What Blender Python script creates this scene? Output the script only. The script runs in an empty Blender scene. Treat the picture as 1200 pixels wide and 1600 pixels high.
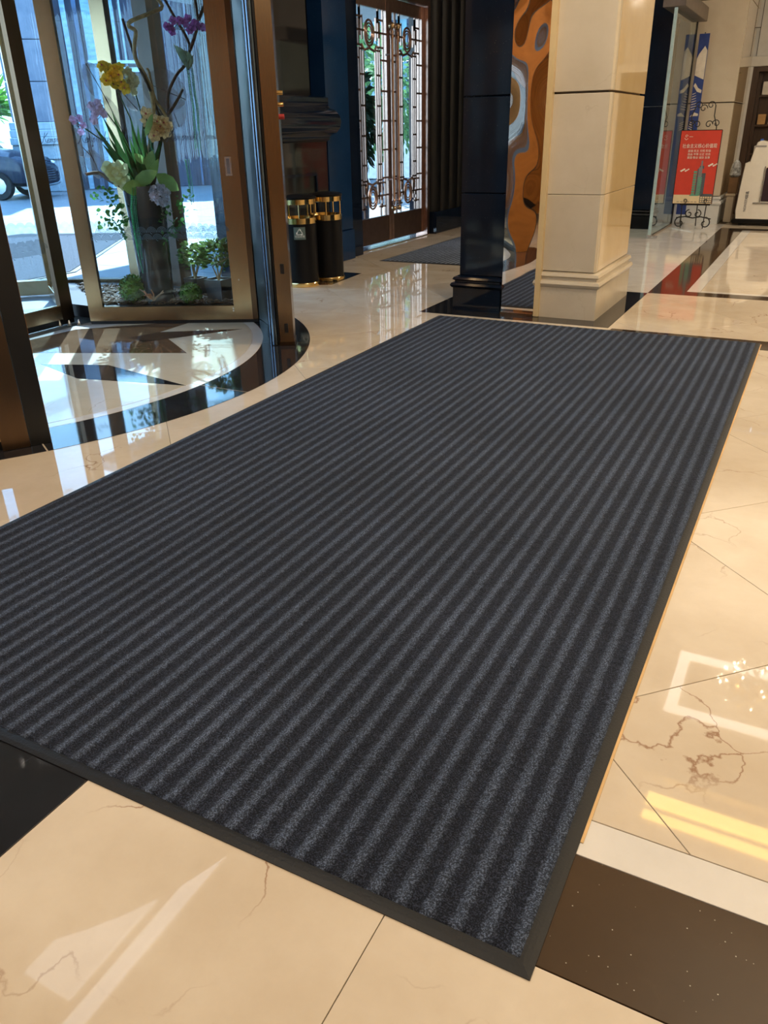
import bpy, math, random
from mathutils import Matrix, Vector
import numpy as np
random.seed(7)
S = bpy.context.scene
PI = math.pi
H = 1.45                                   # eye height

# ------------------------------------------------------------------ camera
cam_d = bpy.data.cameras.new('camera'); cam = bpy.data.objects.new('camera', cam_d)
S.collection.objects.link(cam); S.camera = cam
cam_d.sensor_fit = 'VERTICAL'; cam_d.sensor_height = 24.0
cam_d.lens = 24.0*1227/1600; cam_d.clip_start = .05; cam_d.clip_end = 300
R = Matrix(((0.88644033, -0.18575724, 0.42393134),
            (0.46241519, 0.39480119, -0.793917),
            (-0.01989276, 0.89979235, 0.43586467)))
cam.matrix_world = Matrix.Translation((0, 0, H)) @ R.to_4x4()

# ------------------------------------------------------------------ world, sun, lights, exposure
W = bpy.data.worlds.new('sky'); S.world = W; W.use_nodes = True
wn = W.node_tree.nodes; wn.clear()
wo = wn.new('ShaderNodeOutputWorld'); bg = wn.new('ShaderNodeBackground')
tc = wn.new('ShaderNodeTexCoord'); sx = wn.new('ShaderNodeSeparateXYZ'); rp = wn.new('ShaderNodeValToRGB')
W.node_tree.links.new(tc.outputs['Generated'], sx.inputs[0])
W.node_tree.links.new(sx.outputs[2], rp.inputs[0])
rp.color_ramp.elements[0].position = 0; rp.color_ramp.elements[0].color = (.66, .86, 1, 1)
rp.color_ramp.elements[1].position = .7; rp.color_ramp.elements[1].color = (.30, .52, .90, 1)
W.node_tree.links.new(rp.outputs[0], bg.inputs[0]); bg.inputs[1].default_value = 5.0
W.node_tree.links.new(bg.outputs[0], wo.inputs[0])
sl = bpy.data.lights.new('sun', 'SUN'); sl.energy = 12.0; sl.color = (.92, .96, 1); sl.angle = .01
so = bpy.data.objects.new('sun', sl); S.collection.objects.link(so)
so.rotation_euler = Vector((.62, -.75, -.85)).to_track_quat('-Z', 'Y').to_euler()

def area(name, loc, size, energy, color, direction, sy=None):
    l = bpy.data.lights.new(name, 'AREA'); l.energy = energy; l.color = color; l.size = size
    l.shape = 'RECTANGLE' if sy else 'DISK'
    if sy: l.size_y = sy
    o = bpy.data.objects.new(name, l); S.collection.objects.link(o); o.location = loc
    o.rotation_euler = Vector(direction).to_track_quat('-Z', 'Y').to_euler(); return o
WARM = (1, .87, .70)
CH = 4.0                                    # ceiling height
for i, (x, y) in enumerate(((-1.8, .8), (1.6, 3.2), (-1.6, 5.2), (2.6, 8.5), (1.4, 11.6), (-3.6, 7.6), (2.4, 10.4), (-3.4, 10.8))):
    area('downlight_lamp', (x, y, CH-.045), .16, (40 if x > -3 else 15), WARM, (0, 0, -1))
area('fill_uplight', (1.6, 2.2, 3.35), 3.2, 85, WARM, (0, 0, 1), 5.0)  # unseen fill lamps added to brighten the ceiling; no cove holds them
area('fill_uplight', (.4, 10.6, 3.35), 3.0, 85, WARM, (0, 0, 1), 4.0)
area('fill_uplight', (-2.2, -.6, 3.35), 2.4, 42, WARM, (0, 0, 1), 2.4)
S.view_settings.view_transform = 'Standard'; S.view_settings.look = 'None'
S.view_settings.gamma = 1; S.view_settings.use_curve_mapping = False
S.view_settings.exposure = 0.30

# ------------------------------------------------------------------ materials
def N(nt, typ, **kw):
    n = nt.nodes.new(typ)
    for k, v in kw.items(): setattr(n, k, v)
    return n
def ramp(nt, stops):
    r = N(nt, 'ShaderNodeValToRGB'); e = r.color_ramp.elements
    e[0].position, e[0].color = stops[0][0], (*stops[0][1], 1)
    e[1].position, e[1].color = stops[-1][0], (*stops[-1][1], 1)
    for p, c in stops[1:-1]:
        q = e.new(p); q.color = (*c, 1)
    return r
def base(name):
    m = bpy.data.materials.new(name); m.use_nodes = True; nt = m.node_tree
    b = nt.nodes['Principled BSDF']; return m, nt, b
def M(name, col, rough=.5, metal=0, var=.12, scale=12, bump=.0, bscale=80, spec=.5, emit=None, es=0, stretch=(1, 1, 1), aniso=0, trans=0, alpha=1):
    m, nt, b = base(name); L = nt.links.new
    t = N(nt, 'ShaderNodeTexCoord'); mp = N(nt, 'ShaderNodeMapping'); mp.inputs['Scale'].default_value = stretch
    L(t.outputs['Object'], mp.inputs[0])
    n = N(nt, 'ShaderNodeTexNoise'); n.inputs['Scale'].default_value = scale; n.inputs['Detail'].default_value = 4
    L(mp.outputs[0], n.inputs['Vector'])
    r = ramp(nt, [(.3, tuple(c*(1-var) for c in col)), (.7, tuple(min(1, c*(1+var)) for c in col))])
    L(n.outputs[0], r.inputs[0]); L(r.outputs[0], b.inputs['Base Color'])
    b.inputs['Roughness'].default_value = rough; b.inputs['Metallic'].default_value = metal
    b.inputs['Specular IOR Level'].default_value = spec
    if aniso: b.inputs['Anisotropic'].default_value = aniso
    if trans: b.inputs['Transmission Weight'].default_value = trans
    if alpha < 1: b.inputs['Alpha'].default_value = alpha
    if bump:
        n2 = N(nt, 'ShaderNodeTexNoise'); n2.inputs['Scale'].default_value = bscale; L(mp.outputs[0], n2.inputs['Vector'])
        bp = N(nt, 'ShaderNodeBump'); bp.inputs['Strength'].default_value = bump; bp.inputs['Distance'].default_value = .01
        L(n2.outputs[0], bp.inputs['Height']); L(bp.outputs[0], b.inputs['Normal'])
    if emit: b.inputs['Emission Color'].default_value = (*emit, 1); b.inputs['Emission Strength'].default_value = es
    return m
def marble(name, c1, c2, vein, rough=.05, vs=1.3, vamt=.6, fleck=0, coat=0, spec=.5):
    m, nt, b = base(name); L = nt.links.new
    g = N(nt, 'ShaderNodeNewGeometry'); oi = N(nt, 'ShaderNodeObjectInfo')
    mul = N(nt, 'ShaderNodeMath', operation='MULTIPLY'); mul.inputs[1].default_value = 37; L(oi.outputs['Random'], mul.inputs[0])
    ad = N(nt, 'ShaderNodeVectorMath', operation='ADD'); L(g.outputs['Position'], ad.inputs[0]); L(mul.outputs[0], ad.inputs[1])
    n1 = N(nt, 'ShaderNodeTexNoise'); n1.inputs['Scale'].default_value = 2.2; n1.inputs['Detail'].default_value = 8; n1.inputs['Roughness'].default_value = .62
    L(ad.outputs[0], n1.inputs['Vector'])
    r1 = ramp(nt, [(.32, c1), (.68, c2)]); L(n1.outputs[0], r1.inputs[0])
    # wandering thin veins: distance to the edge of distorted cells
    n2 = N(nt, 'ShaderNodeTexNoise'); n2.inputs['Scale'].default_value = 3.5; n2.inputs['Detail'].default_value = 6; L(ad.outputs[0], n2.inputs['Vector'])
    sc = N(nt, 'ShaderNodeVectorMath', operation='SCALE'); sc.inputs['Scale'].default_value = .36; L(n2.outputs['Color'], sc.inputs[0])
    a2 = N(nt, 'ShaderNodeVectorMath', operation='ADD'); L(ad.outputs[0], a2.inputs[0]); L(sc.outputs[0], a2.inputs[1])
    v = N(nt, 'ShaderNodeTexVoronoi', feature='DISTANCE_TO_EDGE'); v.inputs['Scale'].default_value = vs; L(a2.outputs[0], v.inputs['Vector'])
    r2 = ramp(nt, [(0, (1, 1, 1)), (.008, (0, 0, 0))]); L(v.outputs['Distance'], r2.inputs[0])
    n3 = N(nt, 'ShaderNodeTexNoise'); n3.inputs['Scale'].default_value = 2.6; L(ad.outputs[0], n3.inputs['Vector'])
    r3 = ramp(nt, [(.48, (0, 0, 0)), (.66, (vamt,)*3)]); L(n3.outputs[0], r3.inputs[0])
    mm = N(nt, 'ShaderNodeMath', operation='MULTIPLY'); L(r2.outputs[0], mm.inputs[0]); L(r3.outputs[0], mm.inputs[1])
    mx = N(nt, 'ShaderNodeMix', data_type='RGBA'); L(mm.outputs[0], mx.inputs[0]); L(r1.outputs[0], mx.inputs[6]); mx.inputs[7].default_value = (*vein, 1)
    out = mx.outputs[2]
    if fleck:
        f = N(nt, 'ShaderNodeTexVoronoi'); f.inputs['Scale'].default_value = 42; L(g.outputs['Position'], f.inputs['Vector'])
        fr = ramp(nt, [(.03, (1, 1, 1)), (.07, (0, 0, 0))]); L(f.outputs['Distance'], fr.inputs[0])
        fx = N(nt, 'ShaderNodeMix', data_type='RGBA'); L(fr.outputs[0], fx.inputs[0]); L(out, fx.inputs[6]); fx.inputs[7].default_value = (fleck, fleck*.95, fleck*.8, 1)
        out = fx.outputs[2]
    L(out, b.inputs['Base Color']); b.inputs['Roughness'].default_value = rough; b.inputs['IOR'].default_value = 1.55; b.inputs['Specular IOR Level'].default_value = spec
    if coat: b.inputs['Coat Weight'].default_value = coat; b.inputs['Coat Roughness'].default_value = .02
    return m
def glass(name, tint=(.9, .96, .98), ior=1.5, wave=0, stretch=(1, 1, .12)):
    m = bpy.data.materials.new(name); m.use_nodes = True; nt = m.node_tree; nt.nodes.clear(); L = nt.links.new
    o = N(nt, 'ShaderNodeOutputMaterial'); t = N(nt, 'ShaderNodeBsdfTransparent'); t.inputs[0].default_value = (*tint, 1)
    gl = N(nt, 'ShaderNodeBsdfGlossy'); gl.inputs['Roughness'].default_value = .0; gl.inputs['Color'].default_value = (.95, .98, 1, 1)
    fr = N(nt, 'ShaderNodeFresnel'); fr.inputs[0].default_value = ior
    if wave:
        c = N(nt, 'ShaderNodeTexCoord'); mp = N(nt, 'ShaderNodeMapping'); mp.inputs['Scale'].default_value = stretch; L(c.outputs['Object'], mp.inputs[0])
        n = N(nt, 'ShaderNodeTexNoise'); n.inputs['Scale'].default_value = 6; L(mp.outputs[0], n.inputs['Vector'])
        bp = N(nt, 'ShaderNodeBump'); bp.inputs['Strength'].default_value = wave; bp.inputs['Distance'].default_value = .02
        L(n.outputs[0], bp.inputs['Height']); L(bp.outputs[0], gl.inputs['Normal'])
    ge = N(nt, 'ShaderNodeNewGeometry'); iv = N(nt, 'ShaderNodeMath', operation='SUBTRACT'); iv.inputs[0].default_value = 1; L(ge.outputs['Backfacing'], iv.inputs[1])
    mu = N(nt, 'ShaderNodeMath', operation='MULTIPLY'); L(fr.outputs[0], mu.inputs[0]); L(iv.outputs[0], mu.inputs[1])   # the rear face of a pane adds nothing
    mx = N(nt, 'ShaderNodeMixShader'); L(mu.outputs[0], mx.inputs[0]); L(t.outputs[0], mx.inputs[1]); L(gl.outputs[0], mx.inputs[2]); L(mx.outputs[0], o.inputs[0])
    return m
def emit(name, col, s):
    return M(name, col, .6, var=.04, emit=col, es=s)

beige = marble('beige_marble', (.56, .47, .36), (.68, .60, .49), (.26, .13, .07), rough=.025, vs=1.9, vamt=.85)
cream = marble('cream_limestone', (.56, .49, .38), (.64, .57, .46), (.40, .32, .20), rough=.2, vs=2, vamt=.3)
creamlit = marble('gold_lit_polished_cream', (.66, .49, .26), (.72, .56, .32), (.5, .35, .18), rough=.04, vs=1, vamt=.15, coat=.6)  # golden light and reflection put into this base colour
whitem = marble('white_marble', (.62, .60, .57), (.74, .72, .69), (.4, .38, .35), vs=2, vamt=.4)
greywall = marble('pale_grey_marble', (.60, .62, .62), (.70, .72, .72), (.45, .46, .46), rough=.12, vs=1, vamt=.2)
darkbr = marble('dark_brown_granite', (.045, .028, .016), (.065, .04, .022), (.1, .07, .04), rough=.07, fleck=.55, vamt=.1)
brownm = marble('brown_veined_marble', (.10, .06, .035), (.16, .10, .06), (.35, .25, .16), rough=.05, vs=5, vamt=.9)
blackm = marble('black_marble', (.010, .011, .014), (.02, .02, .024), (.12, .12, .14), rough=.05, vs=2, vamt=.3)
navy = marble('navy_black_granite', (.004, .008, .018), (.007, .013, .028), (.02, .03, .05), rough=.06, fleck=.25, vamt=.1, spec=.3)
bluegr = marble('blue_granite', (.005, .024, .075), (.009, .036, .10), (.03, .05, .08), rough=.10, fleck=.35, vamt=.1, spec=.3)
grout = M('grout', (.12, .09, .06), .8)
bronze = M('brushed_bronze', (.42, .31, .19), .22, 1, var=.10, scale=5, bump=.05, bscale=200, stretch=(1, 1, .03))
bronzed = M('dark_bronze', (.15, .10, .065), .30, 1, var=.12, scale=6, bump=.05, bscale=150, stretch=(1, 1, .05))
rose = M('rose_bronze', (.46, .31, .25), .3, 1, var=.1)
rosed = M('dark_rose_bronze', (.11, .07, .06), .3, .8, var=.15)
brass = M('polished_brass', (.80, .56, .22), .16, 1, var=.05)
steel = M('brushed_steel', (.62, .64, .66), .22, 1, var=.06)
rubber = M('black_rubber', (.008, .009, .011), .5, spec=.3, bump=.15, bscale=160)
sealm = M('door_seal_rubber', (.006, .007, .009), .35)
blackp = M('black_powder_coat', (.004, .004, .005), .38, var=.1, spec=.22)
iron = M('wrought_iron', (.02, .018, .017), .45, .4)
glz = glass('clear_glass')
glzc = glass('curved_glass', (.80, .92, .98), wave=.6, stretch=(3, 3, .05))
glzd = glass('lobby_glass', (.82, .92, .90), ior=1.6)
decal = M('dark_decal', (.02, .03, .06), .5)
etch = M('pale_etching', (.05, .09, .13), .6)
ceilm = M('warm_white_plaster', (.80, .72, .60), .8, var=.03)
woodm = M('orange_brown_wood', (.42, .17, .04), .3, var=.35, scale=5, stretch=(6, 6, .4))
darkw = M('dark_walnut', (.05, .028, .018), .35, var=.3, scale=6, stretch=(8, 8, .6))
white = M('white_plastic', (.74, .70, .62), .32, var=.03)
def mirror_mat():
    m, nt, b = base('rippled_mirror_steel'); L = nt.links.new
    b.inputs['Base Color'].default_value = (.80, .78, .76, 1); b.inputs['Metallic'].default_value = 1; b.inputs['Roughness'].default_value = .015
    return m
mirror = mirror_mat()
def pile_mat(name, period, axis='X', dark=(.0062, .0078, .0135), light=(.023, .030, .046), off=0.0):
    m, nt, b = base(name); L = nt.links.new
    t = N(nt, 'ShaderNodeTexCoord'); s = N(nt, 'ShaderNodeSeparateXYZ'); L(t.outputs['Object'], s.inputs[0])
    n0 = N(nt, 'ShaderNodeTexNoise'); n0.inputs['Scale'].default_value = 60; L(t.outputs['Object'], n0.inputs['Vector'])
    jit = N(nt, 'ShaderNodeMath', operation='MULTIPLY_ADD'); jit.inputs[1].default_value = .016; L(n0.outputs[0], jit.inputs[0]); L(s.outputs[axis], jit.inputs[2])
    k = N(nt, 'ShaderNodeMath', operation='MULTIPLY'); k.inputs[1].default_value = 2*PI/period; L(jit.outputs[0], k.inputs[0])
    c = N(nt, 'ShaderNodeMath', operation='COSINE'); L(k.outputs[0], c.inputs[0])
    mr = N(nt, 'ShaderNodeMapRange'); mr.inputs[1].default_value = -.3; mr.inputs[2].default_value = .95; L(c.outputs[0], mr.inputs[0])
    # yarn flecks
    n = N(nt, 'ShaderNodeTexNoise'); n.inputs['Scale'].default_value = 260; n.inputs['Detail'].default_value = 2; n.inputs['Roughness'].default_value = .7
    L(t.outputs['Object'], n.inputs['Vector'])
    f = N(nt, 'ShaderNodeMapRange'); f.inputs[1].default_value = .47; f.inputs[2].default_value = .64; L(n.outputs[0], f.inputs[0])
    nb = N(nt, 'ShaderNodeTexNoise'); nb.inputs['Scale'].default_value = 1.6; nb.inputs['Detail'].default_value = 5; L(t.outputs['Object'], nb.inputs['Vector'])
    dm = N(nt, 'ShaderNodeMapRange'); dm.inputs[1].default_value = .3; dm.inputs[2].default_value = .7; dm.inputs[3].default_value = .8; dm.inputs[4].default_value = 1.25; L(nb.outputs[0], dm.inputs[0])
    mA = N(nt, 'ShaderNodeMix', data_type='RGBA'); L(mr.outputs[0], mA.inputs[0]); mA.inputs[6].default_value = (*dark, 1); mA.inputs[7].default_value = (*light, 1)
    mB = N(nt, 'ShaderNodeMix', data_type='RGBA'); L(f.outputs[0], mB.inputs[0]); L(mA.outputs[2], mB.inputs[6])
    sc = N(nt, 'ShaderNodeVectorMath', operation='SCALE'); sc.inputs['Scale'].default_value = 5.5; L(mA.outputs[2], sc.inputs[0]); L(sc.outputs[0], mB.inputs[7])
    sd = N(nt, 'ShaderNodeVectorMath', operation='SCALE'); L(mB.outputs[2], sd.inputs[0]); L(dm.outputs[0], sd.inputs['Scale'])
    L(sd.outputs[0], b.inputs['Base Color']); b.inputs['Roughness'].default_value = .95; b.inputs['Specular IOR Level'].default_value = .15
    b.inputs['Sheen Weight'].default_value = .10; b.inputs['Sheen Tint'].default_value = (.6, .75, 1, 1)
    bp = N(nt, 'ShaderNodeBump'); bp.inputs['Strength'].default_value = .9; bp.inputs['Distance'].default_value = .004
    L(n.outputs[0], bp.inputs['Height']); L(bp.outputs[0], b.inputs['Normal'])
    return m

# ------------------------------------------------------------------ mesh helpers
class MB:
    def __init__(s): s.v = []; s.f = []
    def add(s, v, f):
        k = len(s.v); s.v += [tuple(p) for p in v]; s.f += [tuple(i+k for i in q) for q in f]; return s
    def box(s, x0, y0, z0, x1, y1, z1, c=0):
        """box, c = chamfer on vertical + horizontal edges"""
        if c <= 0:
            v = [(x, y, z) for z in (z0, z1) for x, y in ((x0, y0), (x1, y0), (x1, y1), (x0, y1))]
            return s.add(v, [(3, 2, 1, 0), (4, 5, 6, 7), (0, 1, 5, 4), (1, 2, 6, 5), (2, 3, 7, 6), (3, 0, 4, 7)])
        return s.prism([(x0, y0), (x1, y0), (x1, y1), (x0, y1)], z0, z1, c)
    def prism(s, P, z0, z1, c=0):
        n = len(P); a = sum(P[i][0]*P[(i+1) % n][1]-P[(i+1) % n][0]*P[i][1] for i in range(n))
        if a < 0: P = P[::-1]
        rings = [(0, z0), (0, z1)] if c <= 0 else [(c, z0), (0, z0+c), (0, z1-c), (c, z1)]
        v = []
        for ins, z in rings:
            Q = inset(P, ins) if ins else P
            v += [(x, y, z) for x, y in Q]
        f = [tuple(range(n))[::-1], tuple(range((len(rings)-1)*n, len(rings)*n))]
        for r in range(len(rings)-1):
            for i in range(n):
                j = (i+1) % n; f.append((r*n+i, r*n+j, (r+1)*n+j, (r+1)*n+i))
        return s.add(v, f)
    def wall(s, p, q, z0, z1, t, c=0):
        """upright board between ground points p and q, thickness t centred"""
        p, q = Vector(p[:2]), Vector(q[:2]); d = (q-p).normalized(); n = Vector((-d.y, d.x))*t/2
        return s.prism([tuple(p-n), tuple(q-n), tuple(q+n), tuple(p+n)], z0, z1, c)
    def arc(s, cx, cy, r0, r1, a0, a1, z0, z1, n=32):
        A = [math.radians(a0+(a1-a0)*i/n) for i in range(n+1)]; v = []
        for a in A:
            c, sn = math.cos(a), math.sin(a)
            v += [(cx+r0*c, cy+r0*sn, z0), (cx+r1*c, cy+r1*sn, z0), (cx+r1*c, cy+r1*sn, z1), (cx+r0*c, cy+r0*sn, z1)]
        f = [(0, 1, 2, 3), (4*n+3, 4*n+2, 4*n+1, 4*n)]
        for i in range(n):
            for k in range(4): f.append((4*i+k, 4*i+4+k, 4*i+4+(k+1) % 4, 4*i+(k+1) % 4))
        return s.add(v, f)
    def lathe(s, prof, cx=0, cy=0, n=24, a0=0, close=True, T=None):
        v = []; f = []
        for r, z in prof: v += [(cx+r*math.cos(2*PI*i/n+a0), cy+r*math.sin(2*PI*i/n+a0), z) for i in range(n)]
        for k in range(len(prof)-1):
            for i in range(n):
                j = (i+1) % n; f.append((k*n+i, k*n+j, (k+1)*n+j, (k+1)*n+i))
        if close: f += [tuple(range(n))[::-1], tuple(range((len(prof)-1)*n, len(prof)*n))]
        if T is not None: v = [tuple(T @ Vector(p)) for p in v]
        return s.add(v, f)
    def tube(s, P, r, n=8, r2=None):
        P = [Vector(p) for p in P]; m = len(P); v = []; f = []
        up = Vector((0, 0, 1)); pn = None
        for i, p in enumerate(P):
            t = (P[min(i+1, m-1)]-P[max(i-1, 0)]).normalized()
            if pn is None:
                a = t.cross(up if abs(t.z) < .9 else Vector((1, 0, 0))).normalized()
            else:
                a = (pn-t*pn.dot(t)).normalized()
            pn = a; b = t.cross(a); rr = r if r2 is None else r+(r2-r)*i/(m-1)
            v += [p+a*rr*math.cos(2*PI*k/n)+b*rr*math.sin(2*PI*k/n) for k in range(n)]
        for i in range(m-1):
            for k in range(n):
                j = (k+1) % n; f.append((i*n+k, i*n+j, (i+1)*n+j, (i+1)*n+k))
        f += [tuple(range(n))[::-1], tuple(range((m-1)*n, m*n))]
        return s.add(v, f)
    def ball(s, c, r, n=10, m=7, sc=(1, 1, 1), jit=0):
        v = []; f = []
        for i in range(m+1):
            a = PI*i/m
            for k in range(n):
                q = 1+random.uniform(-jit, jit)
                v.append((c[0]+r*sc[0]*q*math.sin(a)*math.cos(2*PI*k/n), c[1]+r*sc[1]*q*math.sin(a)*math.sin(2*PI*k/n), c[2]+r*sc[2]*math.cos(a)))
        for i in range(m):
            for k in range(n):
                j = (k+1) % n; f.append((i*n+k, (i+1)*n+k, (i+1)*n+j, i*n+j))
        return s.add(v, f)
    def leaf(s, p, d, L, w, bend=.2, fold=.12, side=None):
        """a leaf blade with a midrib from p along d"""
        p = Vector(p); d = Vector(d).normalized()
        if side is None:
            side = d.cross(Vector((random.uniform(-1, 1), random.uniform(-1, 1), random.uniform(.2, 1)))).normalized()
        up = side.cross(d).normalized(); v = []; f = []
        for i, (t, q) in enumerate(((0, .08), (.25, .8), (.55, 1), (.82, .6), (1, .03))):
            c = p+d*L*t-up*bend*L*t*t
            v += [c+side*w*q/2+up*fold*w*q, c, c-side*w*q/2+up*fold*w*q]
        for i in range(4):
            for k in range(2): f.append((3*i+k, 3*i+k+1, 3*i+4+k, 3*i+3+k))
        return s.add(v, f)
    def xf(s, T):
        s.v = [tuple(T @ Vector(p)) for p in s.v]; return s
def inset(P, d):
    n = len(P); out = []
    for i in range(n):
        a, b, c = Vector(P[i-1]), Vector(P[i]), Vector(P[(i+1) % n])
        e1 = (b-a).normalized(); e2 = (c-b).normalized()
        n1 = Vector((-e1.y, e1.x)); n2 = Vector((-e2.y, e2.x))
        k = 1+n1.dot(n2)
        out.append(tuple(b+(n1+n2)*d/max(k, .3)))
    return out
def obj(name, mb, mat, parent=None, smooth=35, loc=None, kind=None, label=None, origin=None):
    me = bpy.data.meshes.new(name)
    v = mb.v
    if origin: v = [(p[0]-origin[0], p[1]-origin[1], p[2]-origin[2]) for p in v]
    me.from_pydata(v, [], mb.f)
    for m in (mat if isinstance(mat, (list, tuple)) else [mat]): me.materials.append(m)
    me.update()
    if smooth:
        me.shade_smooth(); me.set_sharp_from_angle(angle=math.radians(smooth))
    o = bpy.data.objects.new(name, me); S.collection.objects.link(o)
    if origin: o.location = origin
    if loc: o.location = loc
    if parent: o.parent = parent; 
    if parent and origin: o.location = Vector(origin)-Vector(wloc(parent))
    if parent and not origin and not loc: o.location = -Vector(wloc(parent))
    if kind: o['kind'] = kind
    if label: o['label'] = label
    return o
def wloc(o):
    v = Vector(o.location)
    while o.parent: o = o.parent; v += Vector(o.location)
    return v
def thing(name, loc, label, cat, group=None, kind=None):
    o = bpy.data.objects.new(name, None); S.collection.objects.link(o); o.location = loc; o.empty_display_size = .1
    if kind: o['kind'] = kind
    if label: o['label'] = label
    if cat: o['category'] = cat
    if group: o['group'] = group
    return o
def tag(o, label, cat, group=None, kind=None):
    o['label'] = label; o['category'] = cat
    if group: o['group'] = group
    if kind: o['kind'] = kind
    return o
def copy_of(o, parent, loc=None):
    c = o.copy(); S.collection.objects.link(c); c.parent = parent
    if loc is not None: c.location = loc
    return c
def text_mb(body, size, T, extrude=.0015, shear=0, sx=1.0):
    cu = bpy.data.curves.new('t', 'FONT'); cu.body = body; cu.size = size; cu.extrude = extrude; cu.shear = shear
    cu.align_x = 'CENTER'; cu.align_y = 'CENTER'; cu.resolution_u = 3
    o = bpy.data.objects.new('t', cu); S.collection.objects.link(o)
    bpy.context.view_layer.update()
    dg = bpy.context.evaluated_depsgraph_get(); me = bpy.data.meshes.new_from_object(o.evaluated_get(dg))
    mb = MB(); mb.add([T @ Vector((v.co.x*sx, v.co.y, v.co.z)) for v in me.vertices], [tuple(p.vertices) for p in me.polygons])
    bpy.data.objects.remove(o); bpy.data.curves.remove(cu); bpy.data.meshes.remove(me)
    return mb
def face_T(o, u, n):
    """matrix: local x->u, y->up, z->n, origin o"""
    u = Vector(u).normalized(); n = Vector(n).normalized(); w = n.cross(u)
    m = Matrix(((u.x, w.x, n.x, o[0]), (u.y, w.y, n.y, o[1]), (u.z, w.z, n.z, o[2]), (0, 0, 0, 1))); return m

def leafy(name, col, var=.3, scale=20, tr=.45):
    m = M(name, col, .5, var=var, scale=scale); nt = m.node_tree; L = nt.links.new
    b = nt.nodes['Principled BSDF']; o = [n for n in nt.nodes if n.type == 'OUTPUT_MATERIAL'][0]; rp_ = [n for n in nt.nodes if n.type == 'VALTORGB'][0]
    t = N(nt, 'ShaderNodeBsdfTranslucent'); L(rp_.outputs[0], t.inputs[0]); mx = N(nt, 'ShaderNodeMixShader'); mx.inputs[0].default_value = tr
    L(b.outputs[0], mx.inputs[1]); L(t.outputs[0], mx.inputs[2]); L(mx.outputs[0], o.inputs[0]); return m

# ------------------------------------------------------------------ the floor: sub-slab, tiles, bands
X0, X1, Y0, Y1 = -5.4, 4.0, -3.5, 16.2
fl = thing('floor', (0, 0, 0), None, None, kind='structure')
obj('floor_slab', MB().box(X0-.05, Y0-.1, -.2, X1+.05, Y1+.4, -.006), grout, fl)
def clip(P, x0, y0, x1, y1):
    for ax, lim, sg in ((0, x0, 1), (0, x1, -1), (1, y0, 1), (1, y1, -1)):
        out = []
        for i in range(len(P)):
            a, b = P[i-1], P[i]; da, db = sg*(a[ax]-lim), sg*(b[ax]-lim)
            if (da >= 0) != (db >= 0):
                t = da/(da-db); out.append((a[0]+(b[0]-a[0])*t, a[1]+(b[1]-a[1])*t))
            if db >= 0: out.append(b)
        P = out
        if len(P) < 3: return []
    Q = []
    for p in P:
        if not Q or math.dist(p, Q[-1]) > .012: Q.append(p)
    if len(Q) > 2 and math.dist(Q[0], Q[-1]) < .012: Q.pop()
    return Q if len(Q) > 2 else []
def parea(P): return abs(sum(P[i-1][0]*P[i][1]-P[i][0]*P[i-1][1] for i in range(len(P))))/2
def tile(P, mat, z=0.0, gap=.0011):
    a = sum(P[i-1][0]*P[i][1]-P[i][0]*P[i-1][1] for i in range(len(P)))
    if a < 0: P = P[::-1]
    if parea(P) < .003: return
    if all(-2.78 < x < -.25 and 1.0 < y < 6.3 for x, y in P): return     # wholly under the mat
    if all(math.hypot(x+5.5, y-3.8) < 2.0 for x, y in P): return        # wholly under the drum medallion
    cx = sum(p[0] for p in P)/len(P); cy = sum(p[1] for p in P)/len(P)
    mb = MB(); mb.prism([(x-cx, y-cy) for x, y in inset(P, gap)], -.02, 0, .0009)
    obj('tile', mb, mat, fl, smooth=0, loc=(cx, cy, z))
Dg = .92*math.sqrt(2)                               # diagonal tile pitch along x+y and y-x
def diag_field(x0, y0, x1, y1, mat, ca=4.71, cb=4.01, D=1.307):
    for i in range(-22, 22):
        for j in range(-22, 22):
            # y-x in [a,a+D], y+x in [b,b+D]
            a, b = ca+i*D, cb+j*D
            P = [((bb-aa)/2, (bb+aa)/2) for aa, bb in ((a, b), (a, b+D), (a+D, b+D), (a+D, b))]
            P = clip(P, x0, y0, x1, y1)
            if P: tile(P, mat)
def square_field(x0, y0, x1, y1, s, mat, ox=0, oy=0):
    i0, i1 = math.floor((x0-ox)/s), math.ceil((x1-ox)/s); j0, j1 = math.floor((y0-oy)/s), math.ceil((y1-oy)/s)
    for i in range(i0, i1):
        for j in range(j0, j1):
            P = clip([(ox+i*s, oy+j*s), (ox+i*s+s, oy+j*s), (ox+i*s+s, oy+j*s+s), (ox+i*s, oy+j*s+s)], x0, y0, x1, y1)
            if P: tile(P, mat)
def band(x0, y0, x1, y1, mat, n=3):
    """a stone strip laid in n slabs"""
    for i in range(n):
        if x1-x0 > y1-y0: tile([(x0+(x1-x0)*i/n, y0), (x0+(x1-x0)*(i+1)/n, y0), (x0+(x1-x0)*(i+1)/n, y1), (x0+(x1-x0)*i/n, y1)], mat)
        else: tile([(x0, y0+(y1-y0)*i/n), (x1, y0+(y1-y0)*i/n), (x1, y0+(y1-y0)*(i+1)/n), (x0, y0+(y1-y0)*(i+1)/n)], mat)
band(-1.37, .99, X1, 1.28, darkbr, 2)
band(-.9, 1.28, X1, 1.39, whitem, 2)
band(-1.72, -1.2, -1.37, .99, blackm, 2)
square_field(-1.37, -1.2, X1, .99, .92, beige, ox=-.53, oy=.15)
square_field(X0, -1.2, -1.72, .99, .92, beige, ox=-1.72, oy=.15)
diag_field(-.9, 1.39, X1, 6.12, beige)
diag_field(X0, .99, -2.4, 6.12, beige)
band(-1.32, 6.12, X1, 6.40, darkbr, 4)
band(X0, 6.12, -1.32, 6.40, beige, 5)
diag_field(-1.35, 6.40, X1, 8.02, beige)
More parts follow.
